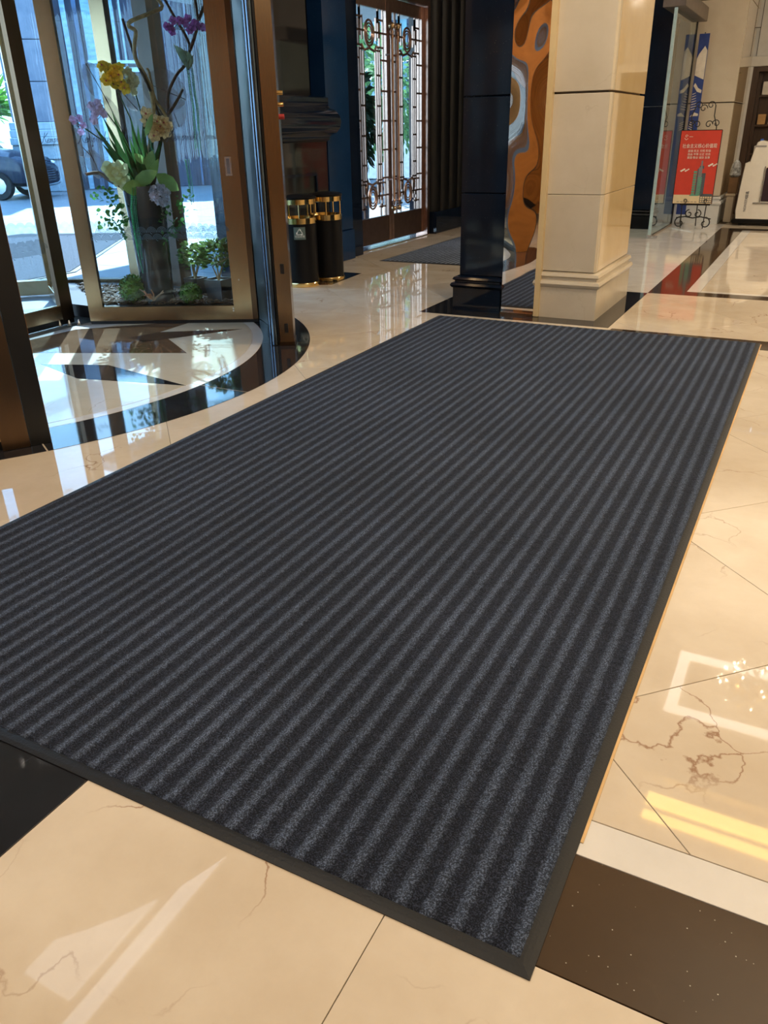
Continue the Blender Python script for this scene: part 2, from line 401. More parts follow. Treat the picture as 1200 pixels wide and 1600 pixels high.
band(-3.02, 6.40, -1.35, 8.02, blackm, 1)
diag_field(X0, 6.40, -3.02, 8.5, beige)
band(-1.35, 8.02, X1, 8.22, darkbr, 4)
band(-1.35, 8.22, -1.02, 13.6, darkbr, 3)
band(-1.02, 8.22, -.90, 13.6, whitem, 3)
band(-.90, 8.22, X1, 8.30, whitem, 2)
diag_field(-.90, 8.30, X1, 13.6, beige)
diag_field(-3.02, 8.02, -1.35, 14.4, whitem, D=1.307)
diag_field(X0, 8.5, -3.02, 14.4, beige)
band(-1.35, 13.6, X1, 13.85, darkbr, 2)
diag_field(-1.35, 13.85, X1, 16.2, beige)
# round stone medallion of the revolving door, laid a hair above the tiles
DC = (-5.5, 3.8)
for a in range(-60, 90, 30):
    obj('ring_segment', MB().arc(*DC, 2.152, 2.52, a+.1, a+29.9, -.01, .0016, 16), blackm, fl, smooth=20)
    obj('ring_segment', MB().arc(*DC, 2.072, 2.148, a+.1, a+29.9, -.01, .0018, 16), whitem, fl, smooth=20)
def disc_field(a0, a1, mat):
    P = [DC]+[(DC[0]+2.068*math.cos(math.radians(a)), DC[1]+2.068*math.sin(math.radians(a))) for a in np.linspace(a0, a1, 12)]
    obj('medallion_sector', MB().prism(P, -.01, .0014), mat, fl, smooth=20)
for a in range(-90, 90, 36): disc_field(a+.06, a+35.94, whitem)
creamfloor = marble('cream_marble_inlay', (.58, .52, .40), (.66, .60, .48), (.4, .3, .2), vs=2)
P = [DC]+[(DC[0]+2.066*math.cos(math.radians(a)), DC[1]+2.066*math.sin(math.radians(a))) for a in np.linspace(-60, 75, 30)]
obj('medallion_inlay', MB().prism(P, -.01, .002), creamfloor, fl, smooth=20)
obj('medallion_inlay', MB().prism([(-5.45, 4.2), (-5.39, 4.66), (-4.87, 5.14), (-4.66, 5.28), (-4.65, 4.86), (-3.98, 4.41), (-5.13, 3.92)], -.01, .0024), brownm, fl, smooth=0)
obj('medallion_inlay', MB().prism([(-4.53, 4.54), (-3.98, 4.41), (-4.60, 4.16), (-5.1, 4.2), (-4.9, 4.6)], -.01, .0026), brownm, fl, smooth=0)
obj('star_point', MB().prism([(-4.08, 5.22), (-4.65, 4.86), (-4.75, 4.61), (-4.53, 4.54)], -.01, .0028), blackm, fl, smooth=0)
obj('star_point', MB().prism([(-3.43, 3.75), (-4.28, 3.92), (-4.75, 3.74), (-4.22, 3.58)], -.01, .0028), blackm, fl, smooth=0)
# dark border behind the bins
obj('border_strip', MB().prism([(-5.2, 6.9), (-4.47, 7.31), (-4.53, 8.07), (-5.2, 8.07)], -.01, .0016), blackm, fl, smooth=0)

# ------------------------------------------------------------------ ceiling, walls
ce = thing('ceiling', (0, 0, CH), None, None, kind='structure')
cp = thing('x', (0, 0, 0), None, None); bpy.data.objects.remove(cp)
obj('ceiling_slab', MB().box(X0-.2, Y0, CH+.0, X1, Y1, CH+.25), ceilm, ce)
# raised coffer frames with lit coves
covew = emit('cove_light', (1, .95, .85), 3.2)
covey = emit('warm_cove_light', (1, .66, .14), 7)
def rect_frame(x0, y0, x1, y1, w, z0, z1):
    m = MB(); m.box(x0, y0, z0, x1, y0+w, z1); m.box(x0, y1-w, z0, x1, y1, z1); m.box(x0, y0+w, z0, x0+w, y1-w, z1); m.box(x1-w, y0+w, z0, x1, y1-w, z1); return m
obj('coffer_light', rect_frame(-.5, 6.98, 1.9, 8.1, .11, CH-.03, CH-.005), covew, ce)
obj('cove_strip', MB().box(-.42, 5.62, CH-.03, 3.6, 5.76, CH-.004), covey, ce)
obj('cove_strip', MB().box(-.42, 5.45, CH-.03, 3.6, 5.53, CH-.004), covey, ce)
obj('coffer_step', rect_frame(-.75, 5.0, 3.9, 6.1, .18, CH-.10, CH-.001), ceilm, ce)
obj('coffer_light', MB().box(-3.56, 1.4, CH-.03, -3.44, 3.5, CH-.004), emit('cool_strip_light', (.85, .92, 1), 2.2), ce)
obj('coffer_light', MB().box(-4.1, 2.0, CH-.03, -3.66, 2.9, CH-.004), emit('cool_panel_light', (.85, .92, 1), 1.6), ce)
for x, y in ((-1.8, .8), (1.6, 3.2), (-1.6, 5.2), (2.6, 8.5), (1.4, 11.6), (-3.6, 7.6), (2.4, 10.4), (-3.4, 10.8)):
    t = thing('downlight', (x, y, CH), None, 'lamp'); ring = MB().lathe([(.085, -.04), (.11, -.04), (.115, -.001), (.085, -.001), (.085, -.04)], n=20, close=False)
    o = obj('trim_ring', ring, brass, t, loc=(0, 0, 0))
    t['label'] = 'recessed brass-rimmed ceiling downlight above '+{(-1.8, .8): 'the near end of the mat', (1.6, 3.2): 'the tiles right of the mat', (-1.6, 5.2): 'the far end of the mat', (2.6, 8.5): 'the right side of the lobby', (1.4, 11.6): 'the far right floor', (-3.6, 7.6): 'the floor beside the litter bins', (2.4, 10.4): 'the floor right of the robot', (-3.4, 10.8): 'the doorway mat'}[(x, y)]; t['group'] = 'recessed downlights in the ceiling'
# chandelier
chn = thing('chandelier', (.25, 7.35, CH), 'round crystal chandelier with glowing bulbs hanging from the ceiling, seen mirrored in the floor', 'chandelier')
obj('stem', MB().lathe([(.09, -.001), (.09, -.03), (.012, -.05), (.012, -.25), (.2, -.27), (.2, -.29), (.01, -.3)], n=16), brass, chn, loc=(0, 0, 0))
cr = MB(); bl = MB()
for i in range(130):
    a = random.uniform(0, 2*PI); e = random.uniform(-.3, 1.4); r = .32
    c = (r*math.cos(a)*math.cos(e), r*math.sin(a)*math.cos(e), -.30-.26*math.sin(e))
    (bl if i % 4 == 0 else cr).ball(c, .012 if i % 4 == 0 else .02, 6, 4)
obj('crystal_beads', cr, M('crystal', (.9, .88, .8), .05, .6), chn, loc=(0, 0, 0), kind='stuff')
obj('bulbs', bl, emit('bulb_glow', (1, .86, .6), 30), chn, loc=(0, 0, 0), kind='stuff')

wr = thing('wall_right', (X1, 0, 0), None, None, kind='structure')
obj('panel_backing', MB().box(X1+.03, Y0, 0, X1+.2, Y1, CH), grout, wr)
for i in range(16):
    for j in range(3): obj('stone_panel', MB().box(X1, Y0+i*1.24, .004+j*1.34, X1+.03, Y0+i*1.24+1.215, 1.336+j*1.34-.004), cream, wr, smooth=0)
wb = thing('wall_back', (0, Y0, 0), None, None, kind='structure')
obj('backing', MB().box(X0-.2, Y0-.2, 0, X1, Y0-.05, CH), grout, wb)
xs = [-5.4, -4.2, -3.0, -1.8, -.9, .3, 1.5, 2.7, 4.0]
for i in range(8):
    mt = (woodm, woodm, woodm, woodm, blackm, woodm, cream, cream)[i]
    obj('wall_panel', MB().box(xs[i]+.004, Y0-.05, .12, xs[i+1]-.004, Y0, CH), mt, wb, smooth=0)
obj('skirting', MB().box(X0, Y0-.02, 0, X1, Y0+.015, .12), blackm, wb)

# left wall, in sections around the drum and the bronze doors
wl = thing('wall_left', (X0, 0, 0), None, None, kind='structure')
obj('wall_section', MB().box(X0-.3, Y0, 0, X0-.03, 1.3, CH), blackp, wl)
for k in range(4): obj('wood_panel', MB().box(X0-.03, Y0+k*1.2+.004, (0 if k != 1 else 2.3), X0, Y0+(k+1)*1.2-.004, CH), woodm, wl, smooth=0)
obj('wall_section', MB().box(X0-.3, 7.02, 0, X0, 9.42, CH), navy, wl)
obj('wall_section', MB().box(X0-.3, 9.42, 3.12, X0, 11.74, CH), navy, wl)
obj('wall_section', MB().box(X0-.3, 11.74, 0, X0, 14.6, CH), navy, wl)
obj('upper_storeys', MB().box(X0-.3, Y0, CH+.26, X0, 16.6, 13), M('outer_render', (.20, .21, .23), .8), wl)
obj('wall_section', MB().box(X0-.3, 1.3, 3.3, X0, 7.02, CH), navy, wl)
for k in range(7):                                       # black fluted lining right of the doors
    y = 11.80+k*.33
    obj('fluted_panel', MB().prism([(X0, y), (X0+.05, y+.02), (X0+.10, y+.10), (X0+.10, y+.22), (X0+.05, y+.30), (X0, y+.32)], .32, 3.9), blackp, wl, smooth=60)
obj('plinth', MB().box(X0, 11.78, 0, X0+.14, 14.4, .32, .012), navy, wl)
# far wall left of the dark pillar
wf = thing('wall_front', (0, 14.4, 0), None, None, kind='structure')
obj('wall_section', MB().box(X0, 14.4, 0, -3.0, 14.6, CH), navy, wf)
obj('wall_section', MB().box(-3.0, 14.75, 0, -2.28, 14.95, CH), greywall, wf)
# marble wall round the shop doorway (y 16.2)
for i, (x0, x1) in enumerate(((-2.4, -1.98), (-1.97, -1.46))):
    for j, (z0, z1) in enumerate(((.0, .9), (.91, 1.85), (1.86, 2.86), (2.87, CH))):
        obj('stone_panel', MB().box(x0, 16.2, z0, x1, 16.24, z1, .004), greywall, wf, smooth=0)
for x0 in (.55, 1.75, 2.95):
    for j, (z0, z1) in enumerate(((.0, .9), (.91, 1.85), (1.86, 2.86), (2.87, CH))):
        obj('stone_panel', MB().box(x0, 16.2, z0, min(x0+1.19, X1), 16.24, z1, .004), cream, wf, smooth=0)
for j, x0 in enumerate((-1.45, -.45)):
    obj('stone_panel', MB().box(x0, 16.2, 2.30, x0+.99, 16.24, CH, .004), greywall, wf, smooth=0)
obj('backing', MB().box(-2.4, 16.42, 0, X1, 16.6, CH), darkw, wf)
d3 = thing('door_2', (-1.45, 16.2, 0), None, None, kind='structure')
obj('door_frame', MB().box(-1.62, 16.12, 0, -1.46, 16.3, 2.30, .01).box(-1.62, 16.12, 2.30, .7, 16.3, 2.45, .01).box(.54, 16.12, 0, .70, 16.3, 2.30, .01), greywall, d3)
obj('inner_frame', MB().box(-1.46, 16.14, 0, -1.36, 16.34, 2.30, .008).box(-1.36, 16.14, 2.22, .54, 16.34, 2.30, .008), darkw, d3)
sh = thing('shop_shelf', (-.9, 16.36, 0), 'dark wooden shelf unit with small goods inside the far shop doorway', 'shelf')
obj('upright', MB().box(-1.36, 16.3, 0, -1.31, 16.42, 2.2), darkw, sh); obj('upright', MB().box(-.92, 16.3, 0, -.88, 16.42, 2.2), darkw, sh)
for z in (.5, .95, 1.4, 1.85): obj('shelf_board', MB().box(-1.31, 16.3, z, -.9, 16.42, z+.03), darkw, sh)
goods = [((.7, .68, .62), 'white'), ((.05, .1, .35), 'blue'), ((.5, .3, .12), 'amber'), ((.75, .72, .66), 'cream')]
for k, (z, x) in enumerate(((1.88, -1.22), (1.88, -1.05), (1.43, -1.22), (1.43, -1.05), (.98, -1.2))):
    c, nm = goods[k % 4]
    hh = .2-.02*k
    o = obj('storage_box', MB().box(x-.06, 16.31, z, x+.06, 16.41, z+hh, .006), M('goods_'+nm, c, .5), origin=(x, 16.36, z))
    tag(o, ('%s box on the shelf behind the robot, ' % nm)+('top board left', 'top board right', 'second board left', 'second board right', 'third board')[k], 'box')

# ------------------------------------------------------------------ the big striped mat
def heightmat(nx, ny, x0, y0, x1, y1, period, amp, z, jit):
    xs = np.linspace(x0, x1, nx); ys = np.linspace(y0, y1, ny); XX, YY = np.meshgrid(xs, ys)
    rng = np.random.default_rng(3)
    Z = z+amp*.5*(1+np.cos(2*np.pi*XX/period))+rng.uniform(-jit, jit, XX.shape)
    edge = np.minimum(np.minimum(XX-x0, x1-XX), np.minimum(YY-y0, y1-YY)); Z = np.where(edge < .004, .004, Z)
    co = np.stack([XX+rng.uniform(-jit*.5, jit*.5, XX.shape), YY, Z], -1).reshape(-1, 3).astype(np.float32)
    i = np.arange(nx*ny).reshape(ny, nx); q = np.stack([i[:-1, :-1], i[:-1, 1:], i[1:, 1:], i[1:, :-1]], -1).reshape(-1, 4)
    me = bpy.data.meshes.new('pile'); me.vertices.add(len(co)); me.vertices.foreach_set('co', co.ravel())
    me.loops.add(q.size); me.loops.foreach_set('vertex_index', q.ravel().astype(np.int32))
    me.polygons.add(len(q)); me.polygons.foreach_set('loop_start', np.arange(0, q.size, 4, dtype=np.int32))
    me.update(calc_edges=True); me.validate(); me.shade_smooth(); return me
mat_t = thing('entrance_mat', (-1.505, 3.635, 0), 'large charcoal ribbed entrance mat with black rubber edge in the middle of the floor', 'mat')
hx, hy, bw = 1.285, 2.68, .027
me = heightmat(330, 690, -hx+bw, -hy+bw, hx-bw, hy-bw, .0625, .005, .0085, .0012)
me.materials.append(pile_mat('ribbed_carpet_pile', .0625))
po = bpy.data.objects.new('carpet_pile', me); S.collection.objects.link(po); po.parent = mat_t
rb = MB()
def bevel_frame(hx, hy, w, z):
    m = MB(); c = [(-1, -1), (1, -1), (1, 1), (-1, 1)]; v = []
    for d, zz in ((0, .001), (0, .003), (.012, z*.8), (w-.004, z), (w+.004, z), (w+.004, .001)):
        v += [(sx_*(hx-d), sy_*(hy-d), zz) for sx_, sy_ in c]
    f = []
    for r in range(5):
        for i in range(4): j = (i+1) % 4; f.append((r*4+i, r*4+j, r*4+4+j, r*4+4+i))
    return m.add(v, f)
obj('rubber_border', bevel_frame(hx, hy, bw, .0085), rubber, mat_t, smooth=0, loc=(0, 0, 0))
obj('rubber_backing', MB().box(-hx+.02, -hy+.02, .0004, hx-.02, hy-.02, .004), rubber, mat_t, loc=(0, 0, 0))
obj('edge_strip', MB().box(hx-.01, -hy+.36, .0002, hx+.007, hy-.03, .0022), M('pale_orange_strip', (.62, .40, .17), .5), mat_t, loc=(0, 0, 0), label='thin orange-yellow strip along the right edge')  # thin orange-yellow strip beside the rubber
# smaller mat before the bronze doors
mt2 = thing('doorway_mat', (-3.9, 10.4, 0), 'grey-black ribbed mat lying before the bronze lattice doors', 'mat')
me = heightmat(150, 180, -.84, -1.38, .84, 1.38, .0625, .005, .007, .001)
me.materials.append(pile_mat('grey_carpet_pile', .0625, dark=(.02, .025, .035), light=(.10, .12, .15)))
po = bpy.data.objects.new('carpet_pile', me); S.collection.objects.link(po); po.parent = mt2
obj('rubber_border', bevel_frame(.88, 1.42, .04, .008), rubber, mt2, smooth=0, loc=(0, 0, 0))

# ------------------------------------------------------------------ middle pillar block: black, mirror, cream
def plinth_run(m, x0, y0, x1, y1, out=.05, h=.40):
    """moulded base round a rectangular shaft"""
    prof = [(out, 0), (out, h*.66), (out+.012, h*.68), (out+.022, h*.74), (out+.012, h*.80), (out-.012, h*.82), (out-.012, h*.86), (out+.006, h*.9), (out-.004, h*.96), (.002, h)]
    v = []
    for d, z in prof: v += [(x0-d, y0-d, z), (x1+d, y0-d, z), (x1+d, y1+d, z), (x0-d, y1+d, z)]
    f = [(0, 1, 2, 3)[::-1]]
    for r in range(len(prof)-1):
        for i in range(4): j = (i+1) % 4; f.append((r*4+i, r*4+j, r*4+4+j, r*4+4+i))
    f.append(tuple(range(len(v)-4, len(v)))); return m.add(v, f)
bp_ = thing('black_pillar', (-2.55, 7.2, 0), 'polished black granite pillar with moulded base behind the mat', 'pillar')
for z0, z1 in ((.30, .968), (.9715, 1.685), (1.69, 3.05), (3.055, CH)):
    obj('granite_slab', MB().box(-2.73, 6.63, z0, -2.33, 7.85, z1, .006), navy, bp_, smooth=0)
obj('base_moulding', plinth_run(MB(), -2.73, 6.63, -2.38, 7.85, .045, .30), navy, bp_, smooth=40)
mp_ = thing('mirror_panel', (-2.17, 6.7, 0), 'tall rippled mirror steel strip set between the black and the cream pillar', 'mirror')
nx, nz = 16, 220; v = []; f = []
for j in range(nz+1):
    z = .02+(CH-.03)*j/nz
    for i in range(nx+1):
        x = -2.325+.29*i/nx
        w = (.0026*math.sin(4.6*z+.6)*math.cos(11*(x+2.15))+.0012*math.sin(9.1*z+2)*math.sin(15*x))*min(1, max(0, (z-.35)*1.2))
        v.append((x, 6.60-w, z))
for j in range(nz):
    for i in range(nx): k = j*(nx+1)+i; f.append((k, k+1, k+nx+2, k+nx+1))
obj('mirror_sheet', MB().add(v, f), mirror, mp_, smooth=180)
obj('backing_board', MB().box(-2.32, 6.63, .02, -2.04, 7.8, CH-.01), blackp, mp_)
obj('bottom_trim', MB().box(-2.325, 6.575, .001, -2.035, 6.62, .02), bronze, mp_)
cp_ = thing('cream_pillar', (-1.76, 7.2, 0), 'cream stone pillar with moulded base, polished side facing the lobby with golden light in its colour', 'pillar')
for z0, z1 in ((.38, .968), (.9715, 1.68), (1.695, 3.05), (3.06, CH)):
    obj('front_slab', MB().prism([(-2.0, 6.63), (-1.56, 6.63), (-1.545, 6.645), (-1.545, 6.70), (-2.0, 6.70)], z0, z1, .003), cream, cp_, smooth=0, label='matte cream slab')
    obj('side_slab', MB().box(-1.60, 6.705, z0, -1.545, 7.83, z1, .003), creamlit, cp_, smooth=0, label='polished cream slab, golden light in its colour')
obj('core', MB().box(-2.0, 6.66, 0, -1.58, 7.80, CH-.01), grout, cp_)
obj('base_moulding', plinth_run(MB(), -1.98, 6.66, -1.565, 7.80, .052, .38), cream, cp_, smooth=40)
obj('corner_strip', MB().box(-2.03, 6.58, .001, -1.985, 6.64, CH-.01, .004), creamlit, cp_)  # gold light on the bevel, put into the strip's colour

# ------------------------------------------------------------------ revolving door: drum
dr = thing('revolving_door_drum', (-5.5, 3.8, 0), 'bronze framed curved glass drum around the revolving door at the left', 'revolving door')
a_ = lambda r, a: (DC[0]+r*math.cos(math.radians(a)), DC[1]+r*math.sin(math.radians(a)))
TOP = 2.95
def dpost(name, r0, r1, a0, a1, mat, z0=.004, z1=TOP, n=4, par=None): return obj(name, MB().arc(*DC, r0, r1, a0, a1, z0, z1, n), mat, par or dr, smooth=30)
jr = dpost('jamb', 2.305, 2.41, 27.8, 33, bronze, z0=.03, label=None) if False else dpost('jamb', 2.305, 2.41, 27.8, 33, bronze, z0=.03)
dpost('jamb_foot', 2.30, 2.415, 27.8, 33, bronzed, .004, .03)
dpost('wall_panel', 2.30, 2.40, 33, 60, bronzed)
dpost('inner_lining', 2.235, 2.30, 28.2, 60, sealm, n=12)
for r, a, rad in ((2.265, 28.2, .022), (2.225, 38.0, .020), (2.235, 33, .012)):
    x, y = a_(r, a); obj('guide_rod', MB().lathe([(rad, .006), (rad, TOP)], x, y, 14), M('blue_lit_steel', (.10, .14, .20), .22, 1), dr)  # blue reflected light is put into the rods' colour
for z0, z1 in ((.10, .17), (.53, .60)):                       # two black slotted plates on the jamb face
    p = Vector(a_(2.345, 27.8)); t = Vector((math.sin(math.radians(27.8)), -math.cos(math.radians(27.8))))
    p2 = Vector(a_(2.372, 27.8)); q0 = p+t*.004; q1 = p2+t*.004
    m = MB().wall(q0, q1, z0, z1, .006, .002); obj('latch_plate', m, sealm, dr)
for i, (z, mt) in enumerate(((1.70, brass), (1.63, brass), (1.555, M('red_knob', (.35, .02, .02), .4)))):
    p = Vector(a_(2.41, 29.5)); n_ = Vector((math.cos(math.radians(29.5)), math.sin(math.radians(29.5)), 0))
    q = Vector((p.x, p.y, z)); obj('button', MB().tube([q-n_*.005, q+n_*.03, q+n_*.032], .014 if i < 2 else .017, 12), mt, dr)
# left jamb and curved wall on the near side
dpost('jamb', 2.26, 2.40, -31.3, -28.9, sealm); dpost('mirror_tint_cap', 2.26, 2.392, -28.9, -28.84, M('mirror_tint_copper', (.42, .155, .03), .35, .5))  # thin unseen cap added so the mirror strip picks up orange
dpost('jamb', 2.30, 2.405, -34.6, -31.4, bronzed)
dpost('bottom_rail', 2.31, 2.39, -90, -34.6, bronze, .05, .21, 24); dpost('bottom_brush', 2.33, 2.37, -90, -34.6, sealm, .004, .05, 24)
dpost('jamb', 2.28, 2.42, -94, -90, bronze)
obj('curved_glass', MB().arc(*DC, 2.345, 2.355, -90, -34.6, .21, TOP, 28), glzc, dr)
# curved wall on the far side
dpost('jamb', 2.27, 2.43, 88.3, 92.3, M('dark_brown_post', (.075, .042, .026), .35)); dpost('jamb', 2.31, 2.40, 100.5, 104, bronze); dpost('jamb', 2.28, 2.42, 148, 152, bronze)
dpost('jamb', 2.28, 2.42, 208, 212, bronze)
dpost('bottom_rail', 2.30, 2.40, 60, 152, bronze, .02, .16, 40)
obj('curved_glass', MB().arc(*DC, 2.345, 2.355, 60, 150, .16, TOP, 48), glzc, dr)
obj('side_glazing', MB().box(-5.31, 6.27, .12, -5.30, 7.0, TOP+.3), glz, dr); obj('side_rail', MB().box(-5.34, 6.24, .004, -5.27, 7.0, .12, .004), bronzed, dr)
obj('canopy', MB().arc(*DC, .02, 2.5, 0, 360, TOP, 3.45, 64), bronzed, dr)
# printed wave band and script lettering on glass
def wave_band(fn, s0, s1, z0, z1, cell=.085):
    """rows of nested arcs: fn(s,z)->point"""
    m = MB(); rows = max(1, int(round((z1-z0)/(cell*.52))))
    for r in range(rows):
        zc = z0+r*(z1-z0)/rows; n = int((s1-s0)/cell)
        for c in range(n):
            sc = s0+(c+.5+(.5 if r % 2 else 0))*cell
            for q in (1, .76, .52, .28):
                R0 = cell*.5*q; R1 = R0-.0035; v = []; k = 9
                for i in range(k+1):
                    a = PI*i/k
                    if q < .4: a *= 1.6
                    for R_ in (R0, R1): v.append(fn(sc+R_*math.cos(a), min(z1, zc+R_*math.sin(a)*1.05)))
                m.add(v, [(2*i, 2*i+1, 2*i+3, 2*i+2) for i in range(k)])
    return m
SCRIPT = {  # stroke lettering, unit height for small letters .4
 'K': ([[(.30, 1.0), (.24, .6), (.14, .1), (.02, -.1), (-.08, -.05)], [(.62, .98), (.45, .72), (.24, .46), (.36, .36), (.46, .12), (.62, -.02), (.75, .04)]], .62),
 'e': ([[(.02, .12), (.22, .25), (.2, .38), (.1, .38), (.02, .2), (.08, .02), (.2, .0), (.32, .12)]], .28),
 'm': ([[(0, .3), (.08, .38), (.06, 0)], [(.07, .2), (.2, .38), (.22, 0)], [(.22, .2), (.35, .38), (.36, .03), (.46, .1)]], .44),
 'p': ([[(.02, .3), (.1, .4), (.02, -.4)], [(.08, .2), (.2, .4), (.28, .25), (.18, .02), (.08, .04)]], .32),
 'i': ([[(.02, .3), (.07, .38), (.05, .05), (.15, .05)], [(.1, .56), (.11, .58)]], .16),
 'n': ([[(0, .3), (.08, .38), (.06, 0)], [(.07, .2), (.2, .38), (.22, .03), (.32, .1)]], .30),
 's': ([[(.02, .05), (.18, .4), (.2, .15), (.12, 0), (.02, .05)], [(.12, 0), (.26, .12)]], .26),
 'k': ([[(.12, .9), (.02, 0)], [(.05, .2), (.2, .38), (.2, .24), (.08, .2), (.2, .02), (.3, .1)]], .30)}
def script_mb(word, fn, size):
    m = MB(); x = 0; tot = sum(SCRIPT[c][1] for c in word)
    for c in word:
        st, adv = SCRIPT[c]
        for L_ in st:
            P = [Vector((x+p[0]+.25*p[1]-tot/2, p[1])) for p in L_]; w = .028; v = []
            for i in range(len(P)):
                t = (P[min(i+1, len(P)-1)]-P[max(i-1, 0)]); t = t.normalized() if t.length else Vector((1, 0)); n = Vector((-t.y, t.x))*w
                for sg in (1, -1): v.append(fn((P[i].x+sg*n.x)*size, (P[i].y+sg*n.y)*size))
            m.add(v, [(2*i, 2*i+1, 2*i+3, 2*i+2) for i in range(len(P)-1)])
        x += adv
    return m
def on_arc(r): return lambda s, z: (DC[0]+r*math.cos(s/r), DC[1]+r*math.sin(s/r), z)
def on_line(p, q, off, side=1):
    p, q = Vector(p), Vector(q); d = (q-p).normalized(); n = Vector((d.y, -d.x))*off*side
    return lambda s, z: (p.x+d.x*s+n.x, p.y+d.y*s+n.y, z)
rr = 2.3445
obj('wave_pattern_band', wave_band(on_arc(rr), rr*math.radians(62), rr*math.radians(148), .58, .71), etch, dr, kind='stuff')
for adeg in (75, 98, 118, 136):
    f0 = on_arc(rr); s0 = rr*math.radians(adeg)
    obj('script_lettering', script_mb('Kempinski', lambda u_, z_, s0=s0, f0=f0: f0(s0-u_, 1.42+z_), .085), decal, dr)

# rotor with the showcase
A, B = (-5.42, 4.87), (-4.11, 5.50)
ro = thing('revolving_door_rotor', (-5.5, 3.8, 0), 'bronze framed glass rotor wing whose showcase holds the flower display', 'revolving door')
dAB = (Vector(B)-Vector(A)).normalized()
pt = lambda s, p=A, d=dAB: (p[0]+d.x*s, p[1]+d.y*s)
LAB = (Vector(B)-Vector(A)).length
obj('stile', MB().wall(pt(0), pt(.125), .03, TOP-.03, .05, .004), bronze, ro)
obj('stile', MB().wall(pt(LAB-.20), pt(LAB-.045), .03, TOP-.03, .05, .004), bronze, ro)
obj('stile', MB().wall(pt(LAB-.043), pt(LAB), .03, TOP-.03, .06, .004), bronzed, ro)
obj('bottom_rail', MB().wall(pt(.126), pt(LAB-.201), .03, .15, .05, .004), bronze, ro)
obj('top_rail', MB().wall(pt(.126), pt(LAB-.201), TOP-.15, TOP-.03, .05, .004), bronze, ro)
obj('brush_strip', MB().wall(pt(.0), pt(LAB), .004, .03, .03), sealm, ro)
obj('glass_pane', MB().wall(pt(.125), pt(LAB-.2), .15, TOP-.15, .01), glz, ro)
h0 = on_line(A, B, .027)
obj('wave_pattern_band', wave_band(h0, .13, LAB-.21, .69, .80), etch, ro, kind='stuff')
for s in (.28, .98):
    obj('script_lettering', script_mb('Kempinski', lambda u_, z_, s=s: h0(s+u_, 1.42+z_), .085), decal, ro)
# recessed pull on the right stile and small screw caps
m = MB(); c0 = Vector(pt(LAB-.13)); nn = Vector((dAB.y, -dAB.x))
pl = [tuple(c0+dAB*sx_*.025+nn*.026) for sx_ in (-1, 1)]
hd = obj('pull_plate', MB().wall(pl[0], pl[1], 1.16, 1.30, .006, .002), steel, ro)
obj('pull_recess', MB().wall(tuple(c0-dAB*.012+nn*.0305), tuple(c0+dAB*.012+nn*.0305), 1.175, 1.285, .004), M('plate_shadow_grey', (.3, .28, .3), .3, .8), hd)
for ds, z in ((.09, .36), (.16, .125), (.16, .105)):
    c = Vector(pt(LAB-.045-ds)); q = Vector((c.x+nn.x*.025, c.y+nn.y*.025, z)); obj('screw_cap', MB().tube([q, q+Vector((nn.x, nn.y, 0))*.004], .008, 10), steel, ro)
# showcase floor, back panel, curved glass
A2, B2 = (-5.74, 4.90), a_(2.14, 124)
P = [pt(.03), pt(LAB-.03)]+[a_(2.14, a) for a in np.linspace(56, 124, 14)]+[A2]
obj('case_floor', MB().prism([tuple(p) for p in P], .05, .152), blackp, ro)
dA = (Vector(B2)-Vector(A2)).normalized(); L2 = (Vector(B2)-Vector(A2)).length
obj('stile', MB().wall(A2, (A2[0]+dA.x*.1, A2[1]+dA.y*.1), .03, TOP-.03, .05, .004), bronze, ro)
obj('stile', MB().wall((B2[0]-dA.x*.1, B2[1]-dA.y*.1), B2, .03, TOP-.03, .05, .004), bronze, ro)
obj('bottom_rail', MB().wall((A2[0]+dA.x*.1, A2[1]+dA.y*.1), (B2[0]-dA.x*.1, B2[1]-dA.y*.1), .03, .15, .05, .004), bronze, ro)
obj('glass_pane', MB().wall((A2[0]+dA.x*.1, A2[1]+dA.y*.1), (B2[0]-dA.x*.1, B2[1]-dA.y*.1), .15, TOP-.1, .01), glz, ro)
# central sliding leaf
obj('sliding_leaf_stile', MB().wall((-5.64, 4.74), (-5.64, 4.865), .04, TOP-.03, .05, .004), bronzed, ro)
obj('sliding_leaf_stile', MB().wall((-5.64, 2.74), (-5.64, 2.865), .04, TOP-.03, .05, .004), bronzed, ro)
obj('sliding_leaf_rail', MB().wall((-5.64, 2.867), (-5.64, 4.738), .05, .17, .05, .004), bronze, ro)
obj('sliding_leaf_brush', MB().wall((-5.64, 2.74), (-5.64, 4.865), .004, .05, .03), sealm, ro)
obj('sliding_leaf_glass', MB().wall((-5.64, 2.865), (-5.64, 4.74), .17, TOP-.05, .01), glz, ro)
h1 = lambda s, z: (-5.614, s, z)
obj('wave_pattern_band', wave_band(h1, 2.9, 4.72, .60, .72), etch, ro, kind='stuff')
for s in (3.2, 3.75, 4.35): obj('script_lettering', script_mb('Kempinski', lambda u_, z_, s=s: h1(s+u_, 1.42+z_), .085), decal, ro)
# second wing on the near side
A3, B3 = (-5.42, 2.73), (-4.11, 2.10)
d3_ = (Vector(B3)-Vector(A3)).normalized(); p3 = lambda s: (A3[0]+d3_.x*s, A3[1]+d3_.y*s)
obj('stile', MB().wall(p3(0), p3(.12), .03, TOP-.03, .05, .004), bronze, ro); obj('stile', MB().wall(p3(LAB-.2), p3(LAB), .03, TOP-.03, .05, .004), bronze, ro)
obj('bottom_rail', MB().wall(p3(.121), p3(LAB-.201), .03, .15, .05, .004), bronze, ro); obj('glass_pane', MB().wall(p3(.12), p3(LAB-.2), .15, TOP-.1, .01), glz, ro)
